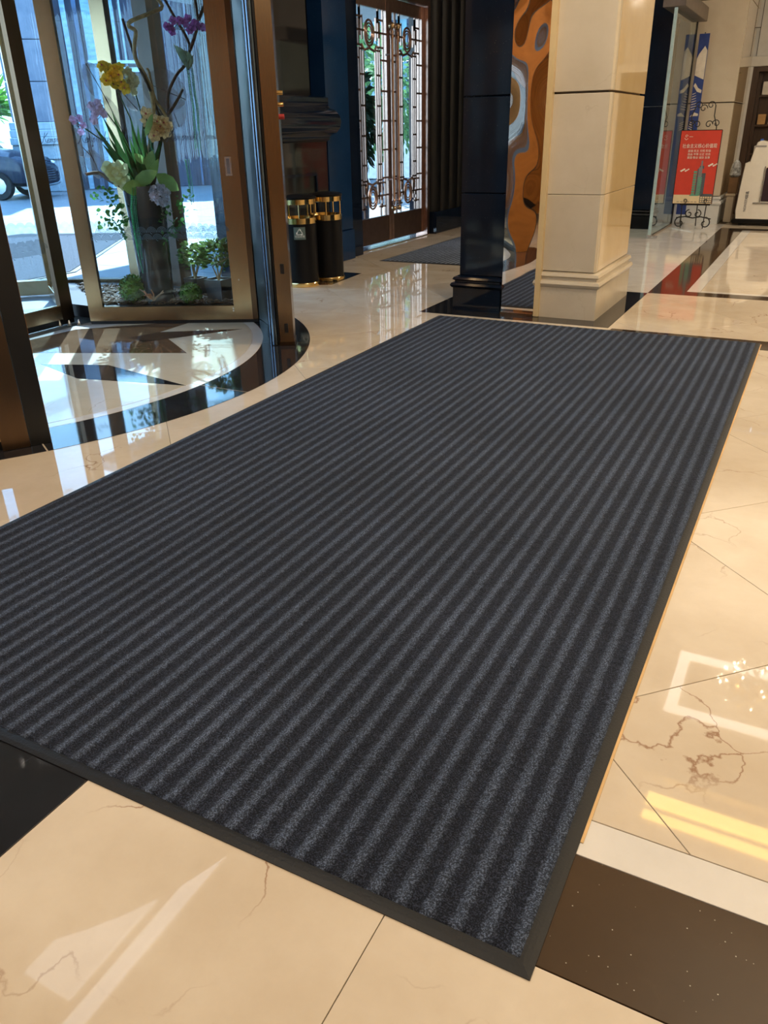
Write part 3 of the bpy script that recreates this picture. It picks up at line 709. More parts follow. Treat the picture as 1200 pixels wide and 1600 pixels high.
# little castor clips under the stiles
for k in range(3):
    o = obj('floor_guide', MB().lathe([(.02, .004), (.014, .03), (.004, .05)], -5.50-.06*k, 4.80-.05*k, 10), steel, ro)

# ------------------------------------------------------------------ showcase contents
Q0 = Vector((-4.95, 5.3, 0)); UX = Vector((.731, .683, 0)); VX = Vector((-.683, .731, 0))   # VX points away from the lobby
def q(u, z, w=0.0): return Q0+UX*u+VX*w+Vector((0, 0, z))
ZC = .152
leafg = leafy('strap_leaf_green', (.030, .085, .022), var=.4, scale=4)
leafl = leafy('pale_leaf_green', (.22, .34, .10), var=.3, scale=8)
ivy = leafy('ivy_green', (.07, .20, .05), var=.4, scale=20)
varig = leafy('variegated_leaf', (.16, .23, .06), var=.6, scale=30)
bark = M('bleached_branch', (.42, .30, .15), .7, var=.35, scale=30); barkd = M('dark_branch', (.07, .045, .03), .8, var=.4, scale=40)
moss = M('moss', (.07, .15, .02), .95, var=.6, scale=30, bump=.6, bscale=120)
chips = M('bark_chips', (.13, .085, .055), .9, var=.6, scale=20)
fa = thing('flower_arrangement', tuple(q(-.05, ZC)), 'tall vase of yellow, peach, lilac and purple orchids with twisted branches in the glass showcase', 'flowers')
vz = MB().lathe([(.125, .0), (.13, .02), (.15, .6), (.168, .93), (.172, .94), (.16, .94), (.15, .90)], n=32)
vz.xf(Matrix.Translation(q(-.05, ZC))); obj('vase', vz, M('dark_gloss_vase', (.085, .08, .085), .12, .6, var=.1), fa, smooth=50)
def br(name, P, r, r2, mat, w=0.02):
    pts = [q(u_, z_, w+.03*math.sin(i*1.7)) for i, (u_, z_) in enumerate(P)]
    # smooth by Catmull-Rom
    out = []
    for i in range(len(pts)-1):
        a, b, c, d = pts[max(i-1, 0)], pts[i], pts[i+1], pts[min(i+2, len(pts)-1)]
        for t in (0, .33, .66): out.append(.5*((2*b)+(c-a)*t+(2*a-5*b+4*c-d)*t*t+(3*b-a-3*c+d)*t**3))
    out.append(pts[-1]); return obj(name, MB().tube(out, r, 7, r2), mat, fa)
branch_a = [(.212, 2.43), (.279, 2.35), (.207, 2.308), (.033, 2.244), (.01, 2.214), (.056, 2.181), (.033, 2.088), (.028, 1.994), (.075, 1.895), (.108, 1.784), (.106, 1.604), (.026, 1.328), (-.044, 1.09)]
branch_b = [(-.029, 2.264), (.009, 2.088), (.037, 1.96), (.09, 1.829), (.137, 1.649), (.146, 1.465), (.007, 1.088)]
branch_c = [(.25, 2.5), (.297, 2.408), (.367, 2.26), (.426, 2.154), (.449, 2.068), (.401, 1.96), (.317, 1.881), (.234, 1.739), (.215, 1.603), (.123, 1.372), (.032, 1.087)]
branch_d = [(.521, 2.46), (.538, 2.27), (.499, 2.155), (.448, 2.055)]; branch_e = [(.64, 2.44), (.627, 2.413), (.541, 2.261)]; branch_f = [(.36, 1.791), (.31, 1.715), (.215, 1.603)]
br('twisted_branch', branch_a, .014, .018, bark)
br('twisted_branch', [(.105, 1.93), (.118, 1.90), (.135, 1.72), (.2, 1.6), (.215, 1.45)], .009, .012, bark, .05)
for P in (branch_b, branch_c, branch_d, branch_e, branch_f): br('branch', P, .010, .014, barkd, .04)
br('branch', [(-.476, 1.191), (-.377, 1.197), (-.302, 1.142), (-.173, 1.07)], .012, .02, M('driftwood_brown', (.16, .10, .07), .7), -.05)
br('branch', [(.099, 1.011), (-.049, 1.056), (-.171, 1.085)], .012, .016, barkd, -.15)
def blossom(mb, c, r, n_=None):
    """a five-petal orchid bloom facing the lobby"""
    f = Vector((random.uniform(-.5, .5), random.uniform(-.5, .5), random.uniform(-.4, .3)))-VX*1.0; f.normalize()
    s = f.cross(Vector((0, 0, 1))).normalized(); t = s.cross(f)
    for k in range(5):
        a = 2*PI*k/5+random.uniform(-.15, .15); d = s*math.cos(a)+t*math.sin(a); sd = f.cross(d)
        mb.leaf(c, d+f*.25, r, r*(1.05 if k % 2 else .75), .25, .12, sd)
def cluster(name, pts, r, mat, lipmat, w=-.12, stem=None, rep=1):
    P0 = q(*pts[0], w+.02); st = MB()
    C_ = [q(u_, z_, w+random.uniform(-.04, .04)) for u_, z_ in pts]
    if stem: st.tube([P0, q((pts[0][0]+stem[0])/2+.02, (pts[0][1]+stem[1])/2+.05, w/2), q(stem[0], stem[1], 0)], .005, 6)
    for a, b in zip(C_, C_[1:]): st.tube([a+VX*.02, (a+b)/2+VX*.03, b+VX*.02], .0025, 5)
    o = obj(name, st, leafg, fa)
    if rep == 1:
        for c in C_:
            mb = MB(); blossom(mb, c, r); bl_ = obj('blossom', mb, [mat, lipmat], o, smooth=60)
            k = len(bl_.data.polygons); me_ = bl_.data
            mb.ball(tuple(c-VX*.010), r*.14, 6, 4); bpy.data.objects.remove(bl_)
            bl_ = obj('blossom', mb, [mat, lipmat], o, smooth=60)
            for p_ in list(bl_.data.polygons)[k:]: p_.material_index = 1
    else:
        mb = MB()
        for c in C_:
            for _ in range(rep): blossom(mb, c+UX*random.uniform(-.012, .012)+Vector((0, 0, random.uniform(-.012, .012))), r)
        obj('small_blossoms', mb, mat, o, smooth=60, kind='stuff')
    return o
yel = leafy('yellow_petal', (.78, .50, .05), var=.3, scale=60); crm = leafy('cream_petal', (.75, .72, .50), var=.2, scale=60)
lil = leafy('lilac_petal', (.52, .42, .70), var=.35, scale=60); pch = leafy('peach_petal', (.80, .50, .24), var=.35, scale=60)
pur = leafy('purple_petal', (.42, .13, .42), var=.5, scale=50); lipr = M('red_lip', (.45, .08, .10), .5); lipy = M('yellow_lip', (.7, .5, .08), .5); lipm = M('magenta_lip', (.5, .1, .4), .5)
cluster('yellow_orchid_spray', [(-.192, 1.926), (-.137, 1.917), (-.173, 1.87), (-.114, 1.878), (-.103, 1.83), (-.085, 1.79), (-.211, 1.839), (-.162, 1.817), (-.226, 1.947), (-.107, 1.926), (-.15, 1.9)], .052, yel, lipr, stem=(0, 1.15))
cluster('cream_orchid_spray', [(-.026, 1.865), (-.05, 1.895), (-.003, 1.825), (-.041, 1.794), (-.02, 1.776), (-.055, 1.83), (.0, 1.86)], .036, crm, lipy, rep=3, stem=(.02, 1.2))
cluster('lilac_orchid_spray', [(-.292, 1.699), (-.331, 1.664), (-.286, 1.646), (-.329, 1.62), (-.272, 1.619), (-.34, 1.557), (-.358, 1.589), (-.36, 1.68)], .034, leafy('pale_lilac_petal', (.55, .52, .72), var=.3, scale=50), lipm, rep=2, stem=(-.05, 1.15))
cluster('lilac_orchid_spray', [(-.491, 1.568), (-.454, 1.59), (-.434, 1.54), (-.456, 1.496), (-.502, 1.586)], .033, lil, lipm, stem=(-.08, 1.13))
cluster('peach_orchid_spray', [(.048, 1.614), (.05, 1.559), (.125, 1.558), (.173, 1.548), (.204, 1.52), (.115, 1.489), (.085, 1.457), (.179, 1.483), (.144, 1.521), (.075, 1.522)], .055, pch, lipr, stem=(.0, 1.1))
cluster('purple_orchid_spray', [(.311, 2.196), (.34, 2.238), (.322, 2.175), (.389, 2.243), (.454, 2.26), (.499, 2.236), (.481, 2.201), (.53, 2.21), (.425, 2.226), (.559, 2.206), (.287, 2.2), (.459, 2.184)], .036, pur, lipm, w=-.06)
mb = MB()
for u_, z_ in [(-.366, 1.544), (-.284, 1.601), (-.207, 1.631), (-.156, 1.494), (-.069, 1.584), (.038, 1.642), (.083, 1.443), (-.261, 1.451), (-.027, 1.538), (.107, 1.326), (-.227, 1.357), (-.1, 1.45), (.02, 1.4), (-.32, 1.42), (.14, 1.42), (-.13, 1.36)]:
    b0 = q(-.055, 1.02, random.uniform(-.06, .06)); e = q(u_, z_, random.uniform(-.12, .1)); d = e-b0
    mb = MB().leaf(b0, d, d.length, .042, .06, .25, d.cross(VX).normalized()); obj('strap_leaf', mb, leafg, fa, smooth=60)
mb = MB()
for (u0, z0), (u1, z1), w_ in (((-.02, 1.08), (-.22, 1.09), .12), ((-.13, 1.10), (.08, 1.21), .11), ((.06, 1.18), (.23, 1.05), .12), ((-.02, 1.1), (.10, 1.30), .07), ((.0, 1.2), (.06, 1.36), .08), ((.0, 1.25), (-.09, 1.34), .06), ((.02, 1.45), (.10, 1.62), .05)):
    a, b = q(u0, z0, -.12), q(u1, z1, -.2); mb = MB().leaf(a, b-a, (b-a).length, w_, .12, .08, (b-a).cross(VX).normalized()); obj('broad_leaf', mb, leafl, fa, smooth=60)
pgm = leafy('pale_green_petal', (.50, .58, .34), var=.2)
for u_, z_ in ((-.29, 1.225), (-.235, 1.16), (-.264, 1.193), (-.20, 1.22), (-.20, 1.13)): mb = MB(); blossom(mb, q(u_, z_, -.14), .075); obj('pale_green_bloom', mb, pgm, fa, smooth=60)
mb = MB()
for i in range(60):
    a = random.uniform(0, 2*PI); r = .075*math.sqrt(random.random()); blossom(mb, q(.07+r*math.cos(a), 1.02+r*math.sin(a)*1.1, -.16-random.uniform(0, .05)), .022)
obj('hydrangea_head', mb, leafy('silver_lilac_petal', (.50, .50, .62), var=.35, scale=60), fa, smooth=60)
def beads(P, spread, n, name='bead_strings', w=-.16):
    mb = MB()
    for k in range(n):
        o = (random.uniform(-spread, spread), random.uniform(-.02, .02)); cut = random.uniform(.6, 1)
        pts = [q(u_+o[0], z_, w+o[1]) for u_, z_ in P]; L_ = 0
        for i in range(len(pts)-1):
            m_ = int((pts[i+1]-pts[i]).length/.012)
            for j in range(m_):
                if (i+j/m_)/(len(pts)-1) < cut: mb.ball(tuple(pts[i].lerp(pts[i+1], j/m_)), .0055, 5, 3)
    return obj(name, mb, M('green_beads', (.02, .28, .11), .4, var=.3), fa, kind='stuff')
beads([(-.121, 1.083), (-.150, .93), (-.154, .797), (-.146, .54), (-.133, .38)], .022, 9)
beads([(.424, 1.96), (.43, 1.88), (.429, 1.782), (.439, 1.65), (.425, 1.45), (.42, 1.25)], .035, 8, w=.02)
beads([(.324, 1.272), (.331, 1.077), (.323, .90)], .018, 5, w=-.02)
beads([(.02, 1.5), (.05, 1.45), (.06, 1.2)], .02, 4, w=-.05)
mb = MB()
for k in range(8):
    a = q(.33+.02*k, 2.09-.01*k, .0-.03*(k % 3)); b = q(.43+random.uniform(-.02, .02), 1.93, .02); mb.leaf(a, b-a, (b-a).length, .06, .1, .2)
obj('wrapped_leaf_pouch', mb, leafy('grey_green_leaf', (.22, .30, .20), var=.3), fa, smooth=60)
def ivy_patch(pts, w, n):
    mb = MB()
    for (u_, z_) in pts:
        for k in range(n):
            c = q(u_+random.gauss(0, .025), z_+random.gauss(0, .03), w+random.gauss(0, .03))
            mb.leaf(c, Vector((random.uniform(-1, 1), random.uniform(-1, 1), random.uniform(-1, .3))), random.uniform(.025, .045), random.uniform(.022, .04), .1, .1)
    return obj('ivy_trail', mb, ivy, fa, smooth=60, kind='stuff')
ivy_patch([(-.426, 1.055), (-.344, 1.05), (-.302, 1.051), (-.26, 1.0), (-.297, .928), (-.355, .881), (-.255, .877), (-.292, .804), (-.414, .834), (-.249, .751), (-.212, .825), (-.323, .83), (-.243, .951), (-.3, 1.0)], -.1, 9)
ivy_patch([(.121, .911), (.075, .837), (.12, .785), (.175, .808), (.231, .831), (.083, .71), (.267, .905), (.165, .731), (.221, .957), (.28, 1.0)], -.12, 8)
net = M('skeleton_leaf', (.30, .26, .27), .7, var=.3, alpha=.45)
def net_leaf(c, L_, w_, ang, w):
    mb = MB(); d = UX*math.cos(ang)+Vector((0, 0, 1))*math.sin(ang); sd = UX*math.sin(ang)-Vector((0, 0, 1))*math.cos(ang)
    a = q(*c, w)-d*L_/2; v = []; f = []; n = 12
    for i in range(n+1):
        t = i/n; ww = w_*math.sin(PI*min(1, .04+t*.93))**.6/2
        for s_ in (-1, -.5, 0, .5, 1): v.append(a+d*L_*t+sd*ww*s_+VX*(.03*math.cos(s_*1.5)+.02*math.sin(t*9+s_*3)))
    for i in range(n):
        for k in range(4): f.append((5*i+k, 5*i+k+1, 5*i+6+k, 5*i+5+k))
    mb.add(v, f); o = obj('net_leaf', mb, net, fa, smooth=80)
    obj('leaf_rib', MB().tube([a, a+d*L_*.5+VX*.03, a+d*L_], .003, 5), barkd, o)
net_leaf((-.285, 1.83), .30, .17, -1.15, .02); net_leaf((-.20, 1.62), .26, .10, -1.2, .06)
net_leaf((.22, 1.78), .34, .30, -.4, .08); net_leaf((.26, 1.66), .30, .22, -1.3, .12)
net_leaf((-.50, 1.42), .26, .17, -.9, .03); net_leaf((-.40, 1.26), .22, .14, -1.3, .05); net_leaf((-.07, 1.72), .2, .1, -.9, .08)

# bark mulch and what stands in it
mb = MB()
case = [A, B]+[a_(2.1, a) for a in np.linspace(56, 122, 8)]
def inside(p, P):
    c = False
    for i in range(len(P)):
        a, b = P[i-1], P[i]
        if (a[1] > p[1]) != (b[1] > p[1]) and p[0] < (b[0]-a[0])*(p[1]-a[1])/(b[1]-a[1])+a[0]: c = not c
    return c
CP = inset([tuple(p) for p in (A, B)]+[a_(2.05, a) for a in np.linspace(58, 118, 8)], .06)
n = 0
while n < 1500:
    x, y = random.uniform(-6.4, -4.1), random.uniform(4.9, 6.1)
    if not inside((x, y), CP): continue
    if random.random() > .35 and (Vector((x, y))-Vector(pt(LAB/2))).dot(nn) < -.35: continue
    n += 1; L_ = random.uniform(.02, .06); T = Matrix.Translation((x, y, ZC+.006+random.uniform(0, .022))) @ Matrix.Rotation(random.uniform(0, PI), 4, 'Z') @ Matrix.Rotation(random.uniform(-.4, .4), 4, 'Y')
    b = MB().box(-L_/2, -.008, -.003, L_/2, .008, .004); b.xf(T); mb.add(b.v, b.f)
o = obj('bark_mulch', mb, chips, smooth=0, origin=(-4.9, 5.4, ZC), kind='stuff'); tag(o, 'brown bark mulch spread over the showcase floor', 'mulch', kind='stuff')
def moss_ball(c, r, label):
    mb = MB().ball((0, 0, 0), r*.93, 22, 16, (1, 1, .95))
    for i in range(520):
        v_ = Vector((random.gauss(0, 1), random.gauss(0, 1), random.gauss(0, 1))).normalized()
        b = v_*r*.9; mb.leaf(b, v_+Vector((random.uniform(-.5, .5),)*3), r*.2, r*.10, .1, .1)
    o = obj('moss_ball', mb, moss, loc=(c[0], c[1], c[2])); tag(o, label, 'moss ball')
moss_ball((-5.13, 5.12, ZC+.125), .115, 'round green moss ball at the left end of the showcase, near the vase foot')
moss_ball((-4.70, 5.35, ZC+.07), .095, 'low dull moss ball on the mulch between vase and dark plant pot')
dw = MB()
for k in range(14):
    a = random.uniform(0, 2*PI); dw.tube([(0, 0, .01), (.05*math.cos(a), .05*math.sin(a), .03+random.uniform(0, .04)), (.11*math.cos(a)*random.uniform(.6, 1.1), .10*math.sin(a), .02+random.uniform(0, .09))], .009, 6, .004)
o = obj('driftwood', dw, M('pale_driftwood', (.40, .26, .17), .8, var=.4, scale=30), loc=(-4.93, 5.14, ZC+.03)); tag(o, 'small branching piece of pale driftwood lying beside the moss ball', 'driftwood')
def pot_plant(loc, s, h, bush_w, bush_h, label, dens):
    t = thing('potted_shrub', loc, label, 'plant')
    p = MB(); c = s/2
    P = [(-c, -c), (c, -c), (c, c), (-c, c)]; v = []
    for k, z in ((.82, 0), (1, h), (.9, h), (.88, h-.02)): v += [(x*k, y*k, z) for x, y in P]
    f = [(3, 2, 1, 0), (12, 13, 14, 15)]
    for r in range(3):
        for i in range(4): j = (i+1) % 4; f.append((r*4+i, r*4+j, r*4+4+j, r*4+4+i))
    p.add(v, f); obj('pot', p, M('dark_square_pot', (.03, .03, .035), .3), t, loc=(0, 0, 0), smooth=0)
    st = MB()
    for k in range(5): st.tube([(random.uniform(-.02, .02), random.uniform(-.02, .02), h-.02), (random.uniform(-.06, .06), random.uniform(-.04, .04), h+.1), (random.uniform(-bush_w, bush_w)*.4, random.uniform(-.05, .05), h+bush_h*.7)], .008, 6, .004)
    obj('stems', st, bark, t, loc=(0, 0, 0))
    lf = MB()
    for k in range(dens):
        a, e = random.uniform(0, 2*PI), random.uniform(-1, 1.3); rr_ = random.uniform(.5, 1)
        cc = (bush_w/2*math.cos(a)*math.cos(e)*rr_, .12*math.sin(a)*math.cos(e)*rr_, h+.06+bush_h/2+bush_h/2*math.sin(e)*rr_)
        ux = Vector((cc[0]*UX.x+cc[1]*VX.x, cc[0]*UX.y+cc[1]*VX.y, cc[2]))
        lf.leaf(ux, (math.cos(a), math.sin(a), random.uniform(-.2, .9)), random.uniform(.035, .06), random.uniform(.02, .03), .15, .1)
    obj('foliage', lf, varig, t, loc=(0, 0, 0), smooth=60, kind='stuff')
pot_plant((-4.86, 5.62, ZC), .15, .16, .24, .24, 'small shrub in a dark square pot just right of the vase', 260)
pot_plant((-4.50, 5.50, ZC), .18, .19, .40, .26, 'wide leafy shrub in the larger dark pot at the right end of the showcase', 520)

# ------------------------------------------------------------------ granite pedestal wall piece behind the bins and the blue granite pillar
gp = thing('granite_pilaster', (-5.2, 7.6, 0), 'dark polished granite pilaster with bulging rounded moulding behind the litter bins', 'pilaster')
dgr = marble('dark_grey_granite', (.012, .012, .013), (.018, .018, .02), (.03, .03, .03), rough=.05, fleck=.15, vamt=.1, spec=.4)
obj('lower_block', MB().box(-5.38, 7.03, 0, -5.12, 8.40, 1.38, .006), dgr, gp, smooth=0)
obj('panel_frame', MB().box(-5.118, 7.15, 1.02, -5.10, 8.15, 1.05).box(-5.118, 8.12, .1, -5.10, 8.15, 1.02), navy, gp)
prof = [(0, 1.36), (.03, 1.38), (.03, 1.41), (.05, 1.43), (.09, 1.45), (.12, 1.50), (.13, 1.56), (.12, 1.62), (.09, 1.67), (.04, 1.70), (.03, 1.72), (.03, 1.80), (0, 1.815)]
v = []
for d, z in prof: v += [(-5.38, 7.05-d*.1, z), (-5.12+d, 7.05-d*.1, z), (-5.12+d, 8.40+d, z), (-5.38, 8.40+d, z)]
f = [(3, 2, 1, 0), tuple(range(len(v)-4, len(v)))]
for r in range(len(prof)-1):
    for i in range(4): j = (i+1) % 4; f.append((r*4+i, r*4+j, r*4+4+j, r*4+4+i))
obj('torus_moulding', MB().add(v, f), navy, gp, smooth=50)
obj('upper_slab', MB().box(-5.38, 7.05, 1.816, -5.19, 8.22, CH-.01, .006), dgr, gp, smooth=0)
bpn = thing('blue_pillar', (-5.3, 8.75, 0), 'deep blue speckled granite pillar between the pilaster and the bronze doors', 'pillar')
for z0, z1 in ((.36, 3.3), (3.305, CH-.01)): obj('granite_slab', MB().box(-5.39, 8.56, z0, -5.20, 9.08, z1, .006), bluegr, bpn, smooth=0)
obj('base_block', MB().box(-5.39, 8.545, 0, -5.185, 9.09, .355, .006), bluegr, bpn, smooth=0)
obj('side_strip', MB().box(-5.39, 9.10, 0, -5.24, 9.40, CH-.01, .006), navy, bpn, smooth=0)

# ------------------------------------------------------------------ bronze lattice doors
dd = thing('door_1', (-5.4, 10.6, 0), None, None, kind='structure')
XD = -5.45
obj('door_frame', MB().box(XD-.10, 9.43, 0, XD+.09, 9.50, 3.10, .006).box(XD-.10, 11.66, 0, XD+.09, 11.74, 3.10, .006).box(XD-.10, 9.50, 3.0, XD+.09, 11.66, 3.10, .006), rose, dd)
obj('threshold', MB().box(XD-.1, 9.5, .0015, XD+.10, 11.66, .012, .002), steel, dd)
def leaf_door(ya, yb):
    lf = thing('door_leaf', (XD, ya, 0), None, None); lf.parent = dd; lf.location = (XD+5.4, ya-10.6, 0)
    f0, f1 = ya+.075, yb-.075; zt = 2.84; zb = .39
    obj('stile', MB().box(XD-.03, ya, .05, XD+.03, f0, 2.99, .005), rose, lf); obj('stile', MB().box(XD-.03, f1, .05, XD+.03, yb, 2.99, .005), rose, lf)
    obj('kick_panel', MB().box(XD-.025, f0, .05, XD+.025, f1, zb, .004), rosed, lf)
    obj('top_rail', MB().box(XD-.025, f0, zt, XD+.025, f1, 2.99, .004), rose, lf)
    obj('glass_pane', MB().box(XD-.004, f0, zb, XD+.004, f1, zt), glz, lf)
    W_ = f1-f0; Y = lambda u: f0+W_*u
    m = MB(); X_ = XD+.012; b = .011
    def vb(u, z0, z1): m.box(X_, Y(u)-b, z0, X_+.022, Y(u)+b, z1, .003)
    def hb(u0, u1, z): m.box(X_, Y(u0), z-b, X_+.022, Y(u1), z+b, .003)
    for s in (0, 1):
        U = (lambda u: u) if s == 0 else (lambda u: 1-u)
        def hs(a, c, z): a, c = sorted((U(a), U(c))); hb(a, c, z)
        vb(U(.20), .78, 2.40); vb(U(.325), .62, 2.36); vb(U(.26), .70, 2.42)
        vb(U(.10), zb, zt)
        for k in range(9):
            z = .88+k*.175
            if k % 2: hs(.20, .325, z)
            else: hs(.0, .20, z)
        # fretwork round the medallions
        for zc, sg in ((2.58, 1), (.66, -1)):
            vb(U(.20), zc-.16, zc+.12); vb(U(.30), zc-.10, zc+.16); hs(.10, .30, zc+sg*.14); hs(.0, .36, zc); hs(.10, .30, zc-sg*.16); vb(U(.24), zc-.06, zc+.24 if sg > 0 else zc-.01); hs(.2, .36, zc-sg*.20)
            vb(U(.24), zc-.26 if sg < 0 else zc+.1, zc-.1 if sg < 0 else zt)
    obj('lattice', m, rose, lf)
    for zc in (2.56, .645):
        for r, tr in ((.125, .014), (.095, .010), (.066, .008)):
            P = [(X_+.014, Y(.5)+r*.95*math.cos(2*PI*k/28), zc+r*1.12*math.sin(2*PI*k/28)) for k in range(29)]
            obj('medallion_ring', MB().tube(P, tr, 6), rose, lf)
        sg = -1 if zc > 1 else 1
        obj('scroll_bracket', MB().tube([(X_+.012, Y(.28), zc+sg*.13), (X_+.012, Y(.36), zc+sg*.19), (X_+.012, Y(.5), zc+sg*.16), (X_+.012, Y(.64), zc+sg*.19), (X_+.012, Y(.72), zc+sg*.13)], .015, 6), rose, lf)
    return lf
l1 = leaf_door(9.505, 10.575); l2 = leaf_door(10.585, 11.655)
for lf, yh in ((l1, 10.50), (l2, 10.66)):
    xh = XD+.11
    h_ = obj('pull_handle', MB().lathe([(.016, .52), (.019, .56), (.03, .58), (.02, .60), (.024, .64), (.022, .66), (.022, 2.52), (.026, 2.54), (.032, 2.56), (.022, 2.58), (.028, 2.61), (.016, 2.63)], xh, yh, 14), rose, lf)
    obj('handle_ball', MB().ball((xh, yh, 2.67), .042, 14, 10).ball((xh, yh, .48), .036, 14, 10), bronze, h_)
    for z in (2.35, .85): obj('handle_bracket', MB().tube([(XD+.02, yh, z), (xh, yh, z)], .012, 8), rose, h_)

# ------------------------------------------------------------------ litter bins
def bin_(loc, label, sign):
    t = thing('litter_bin', loc, label, 'litter bin', 'round black and brass litter bins'); r = .175
    obj('base_ring', MB().lathe([(r+.006, 0), (r+.010, .01), (r+.010, .035), (r+.002, .042)], n=36), brass, t, loc=(0, 0, 0))
    b = obj('body', MB().lathe([(r, .042), (r, .62), (r-.008, .625), (r-.012, .60), (r-.012, .3)], n=36, close=False), blackp, t, loc=(0, 0, 0))
    a = MB().lathe([(r-.013, .62), (r+.002, .622), (r+.003, .675), (r-.010, .678), (r-.02, .65)], n=36, close=False); obj('rim_ring', a, brass, t, loc=(0, 0, 0))
    obj('inner_bowl', MB().lathe([(r-.012, .60), (.10, .55), (.02, .54)], n=24), blackp, t, loc=(0, 0, 0))
    for k in range(5):
        an = 2*PI*k/5+.3; x, y = (r-.012)*math.cos(an), (r-.012)*math.sin(an)
        obj('post', MB().lathe([(.008, .66), (.008, .815)], x, y, 8), brass, t, loc=(0, 0, 0))
    obj('lid_ring', MB().lathe([(r-.004, .805), (r+.004, .806), (r+.004, .852), (r-.004, .855)], n=36), brass, t, loc=(0, 0, 0))
    obj('lid', MB().lathe([(r+.012, .853), (r+.014, .872), (r-.02, .885), (.05, .895), (.01, .897)], n=36), blackp, t, loc=(0, 0, 0))
    if sign:
        d = Vector((-loc[0], -loc[1], 0)).normalized(); d = Vector((math.cos(math.atan2(d.y, d.x)-.02), math.sin(math.atan2(d.y, d.x)-.02), 0)); u_ = Vector((-d.y, d.x, 0))
        pts = []
        s = MB(); n_ = 8; v = []
        for i in range(n_+1):
            o = (i/n_-.5)*.12/(r+.002); dd_ = Matrix.Rotation(o, 3, 'Z') @ d
            for z in (.475, .595): v.append((dd_.x*(r+.002), dd_.y*(r+.002), z))
        s.add(v, [(2*i, 2*i+2, 2*i+3, 2*i+1) for i in range(n_)])
        sg = obj('sign', s, M('grey_green_sign', (.10, .15, .14), .4), t, loc=(0, 0, 0))
        w = M('sign_white', (.75, .76, .72), .5); c = d*(r+.0045); ms = MB()
        tri = [(0, .583), (-.036, .525), (.036, .525)]
        for k in range(3):
            p0, p1 = tri[k], tri[(k+1) % 3]; a0 = Vector(p0).lerp(Vector(p1), .12); a1 = Vector(p0).lerp(Vector(p1), .80)
            ms.tube([c+u_*a0.x+Vector((0, 0, a0.y)), c+u_*a1.x+Vector((0, 0, a1.y))], .0035, 6)
            e = Vector(p1)-Vector(p0); e.normalize(); nrm = Vector((-e.y, e.x)); tip = a1+e*.01
            g_ = [a1+nrm*.010-e*.008, a1-nrm*.010-e*.008, tip+e*.006]
            ms.add([c+d*.002+u_*g.x+Vector((0, 0, g.y)) for g in g_], [(0, 1, 2)])
        obj('recycling_arrows', ms, w, sg)
        sg2 = text_mb('可回收物', .026, face_T((d.x*(r+.005), d.y*(r+.005), .504), u_, d), .0008); obj('sign_text', sg2, w, sg)
        for ch_ in sg.children: ch_.location = (0, 0, 0)
    return t
bin_((-4.76, 7.20, 0), 'nearer round black and brass litter bin with a recycling sign, beside the revolving door', True)
bin_((-4.69, 7.60, 0), 'farther black and brass litter bin without a sign, behind the recycling bin', False)

# ------------------------------------------------------------------ right background
nv = thing('navy_pillar', (-2.68, 13.6, 0), 'dark navy granite pillar behind the glass door at the right back', 'pillar')
for z0, z1 in ((.28, 1.7), (1.705, CH-.01)): obj('granite_slab', MB().box(-2.98, 13.35, z0, -2.36, 13.95, z1, .006), bluegr if False else navy, nv, smooth=0)
obj('base_moulding', plinth_run(MB(), -2.95, 13.38, -2.39, 13.9, .04, .28), blackp, nv, smooth=40)
gd = thing('glass_door', (-2.13, 12.2, 0), 'frameless glass door standing open edge-on before the red poster', 'glass door')
obj('glass_pane', MB().box(-2.136, 12.22, .03, -2.124, 14.0, 2.80, .002), glzd, gd)
obj('edge_profile', MB().box(-2.15, 12.19, .03, -2.11, 12.22, 2.80, .003), M('pale_blue_edge', (.45, .62, .65), .2, .3), gd)
obj('far_edge_profile', MB().box(-2.145, 14.0, .03, -2.115, 14.04, 2.8), sealm, gd)
obj('floor_pivot', MB().box(-2.16, 12.17, .004, -2.10, 12.26, .05, .004), steel, gd); obj('floor_pivot', MB().box(-2.09, 12.19, .004, -2.02, 12.25, .035, .004), steel, gd)
obj('floor_rail', MB().box(-2.15, 12.28, .002, -2.11, 14.0, .03, .003), bronze, gd)
obj('header_beam', MB().box(-2.3, 12.2, 2.81, -2.02, 14.2, 2.99, .006), M('grey_brown_metal', (.18, .15, .13), .4, .6), gd)
cb = thing('back_cream_pillar', (-1.9, 14.8, 0), 'large cream stone pier with dark joint lines behind the red poster', 'pillar')
for z0, z1 in ((.42, 1.74), (1.755, 3.1), (3.11, CH-.01)):
    obj('front_slab', MB().box(-2.28, 14.40, z0, -1.50, 14.47, z1, .004), cream, cb, smooth=0); obj('side_slab', MB().box(-1.55, 14.475, z0, -1.50, 16.1, z1, .004), creamlit, cb, smooth=0)
obj('core', MB().box(-2.25, 14.45, 0, -1.54, 16.1, CH-.02), grout, cb)
obj('base_moulding', plinth_run(MB(), -2.26, 14.44, -1.53, 16.05, .05, .42), greywall, cb, smooth=40)
bn = thing('blue_banner', (-1.98, 14.2, 0), 'tall narrow blue banner with white drawing standing behind the glass door', 'banner')
obj('banner_sheet', MB().box(-2.10, 14.20, .15, -1.955, 14.21, 2.66), M('banner_blue', (.03, .06, .26), .35, var=.15), bn)
obj('banner_pole', MB().box(-2.035, 14.22, .02, -2.02, 14.235, 2.68), steel, bn); obj('banner_foot', MB().box(-2.10, 14.15, .001, -1.95, 14.28, .03, .004), steel, bn)
bw_ = M('banner_white', (.72, .66, .58), .5)
m = MB(); yb = 14.194
def bprint(name, P): obj(name, MB().add([(x, yb, z) for x, z in P], [tuple(range(len(P)))]), bw_, bn, smooth=0)
bprint('ship_print', [(-2.095, 2.12), (-1.96, 2.06), (-1.96, 2.44), (-2.0, 2.50), (-2.07, 2.40), (-2.095, 2.34)])
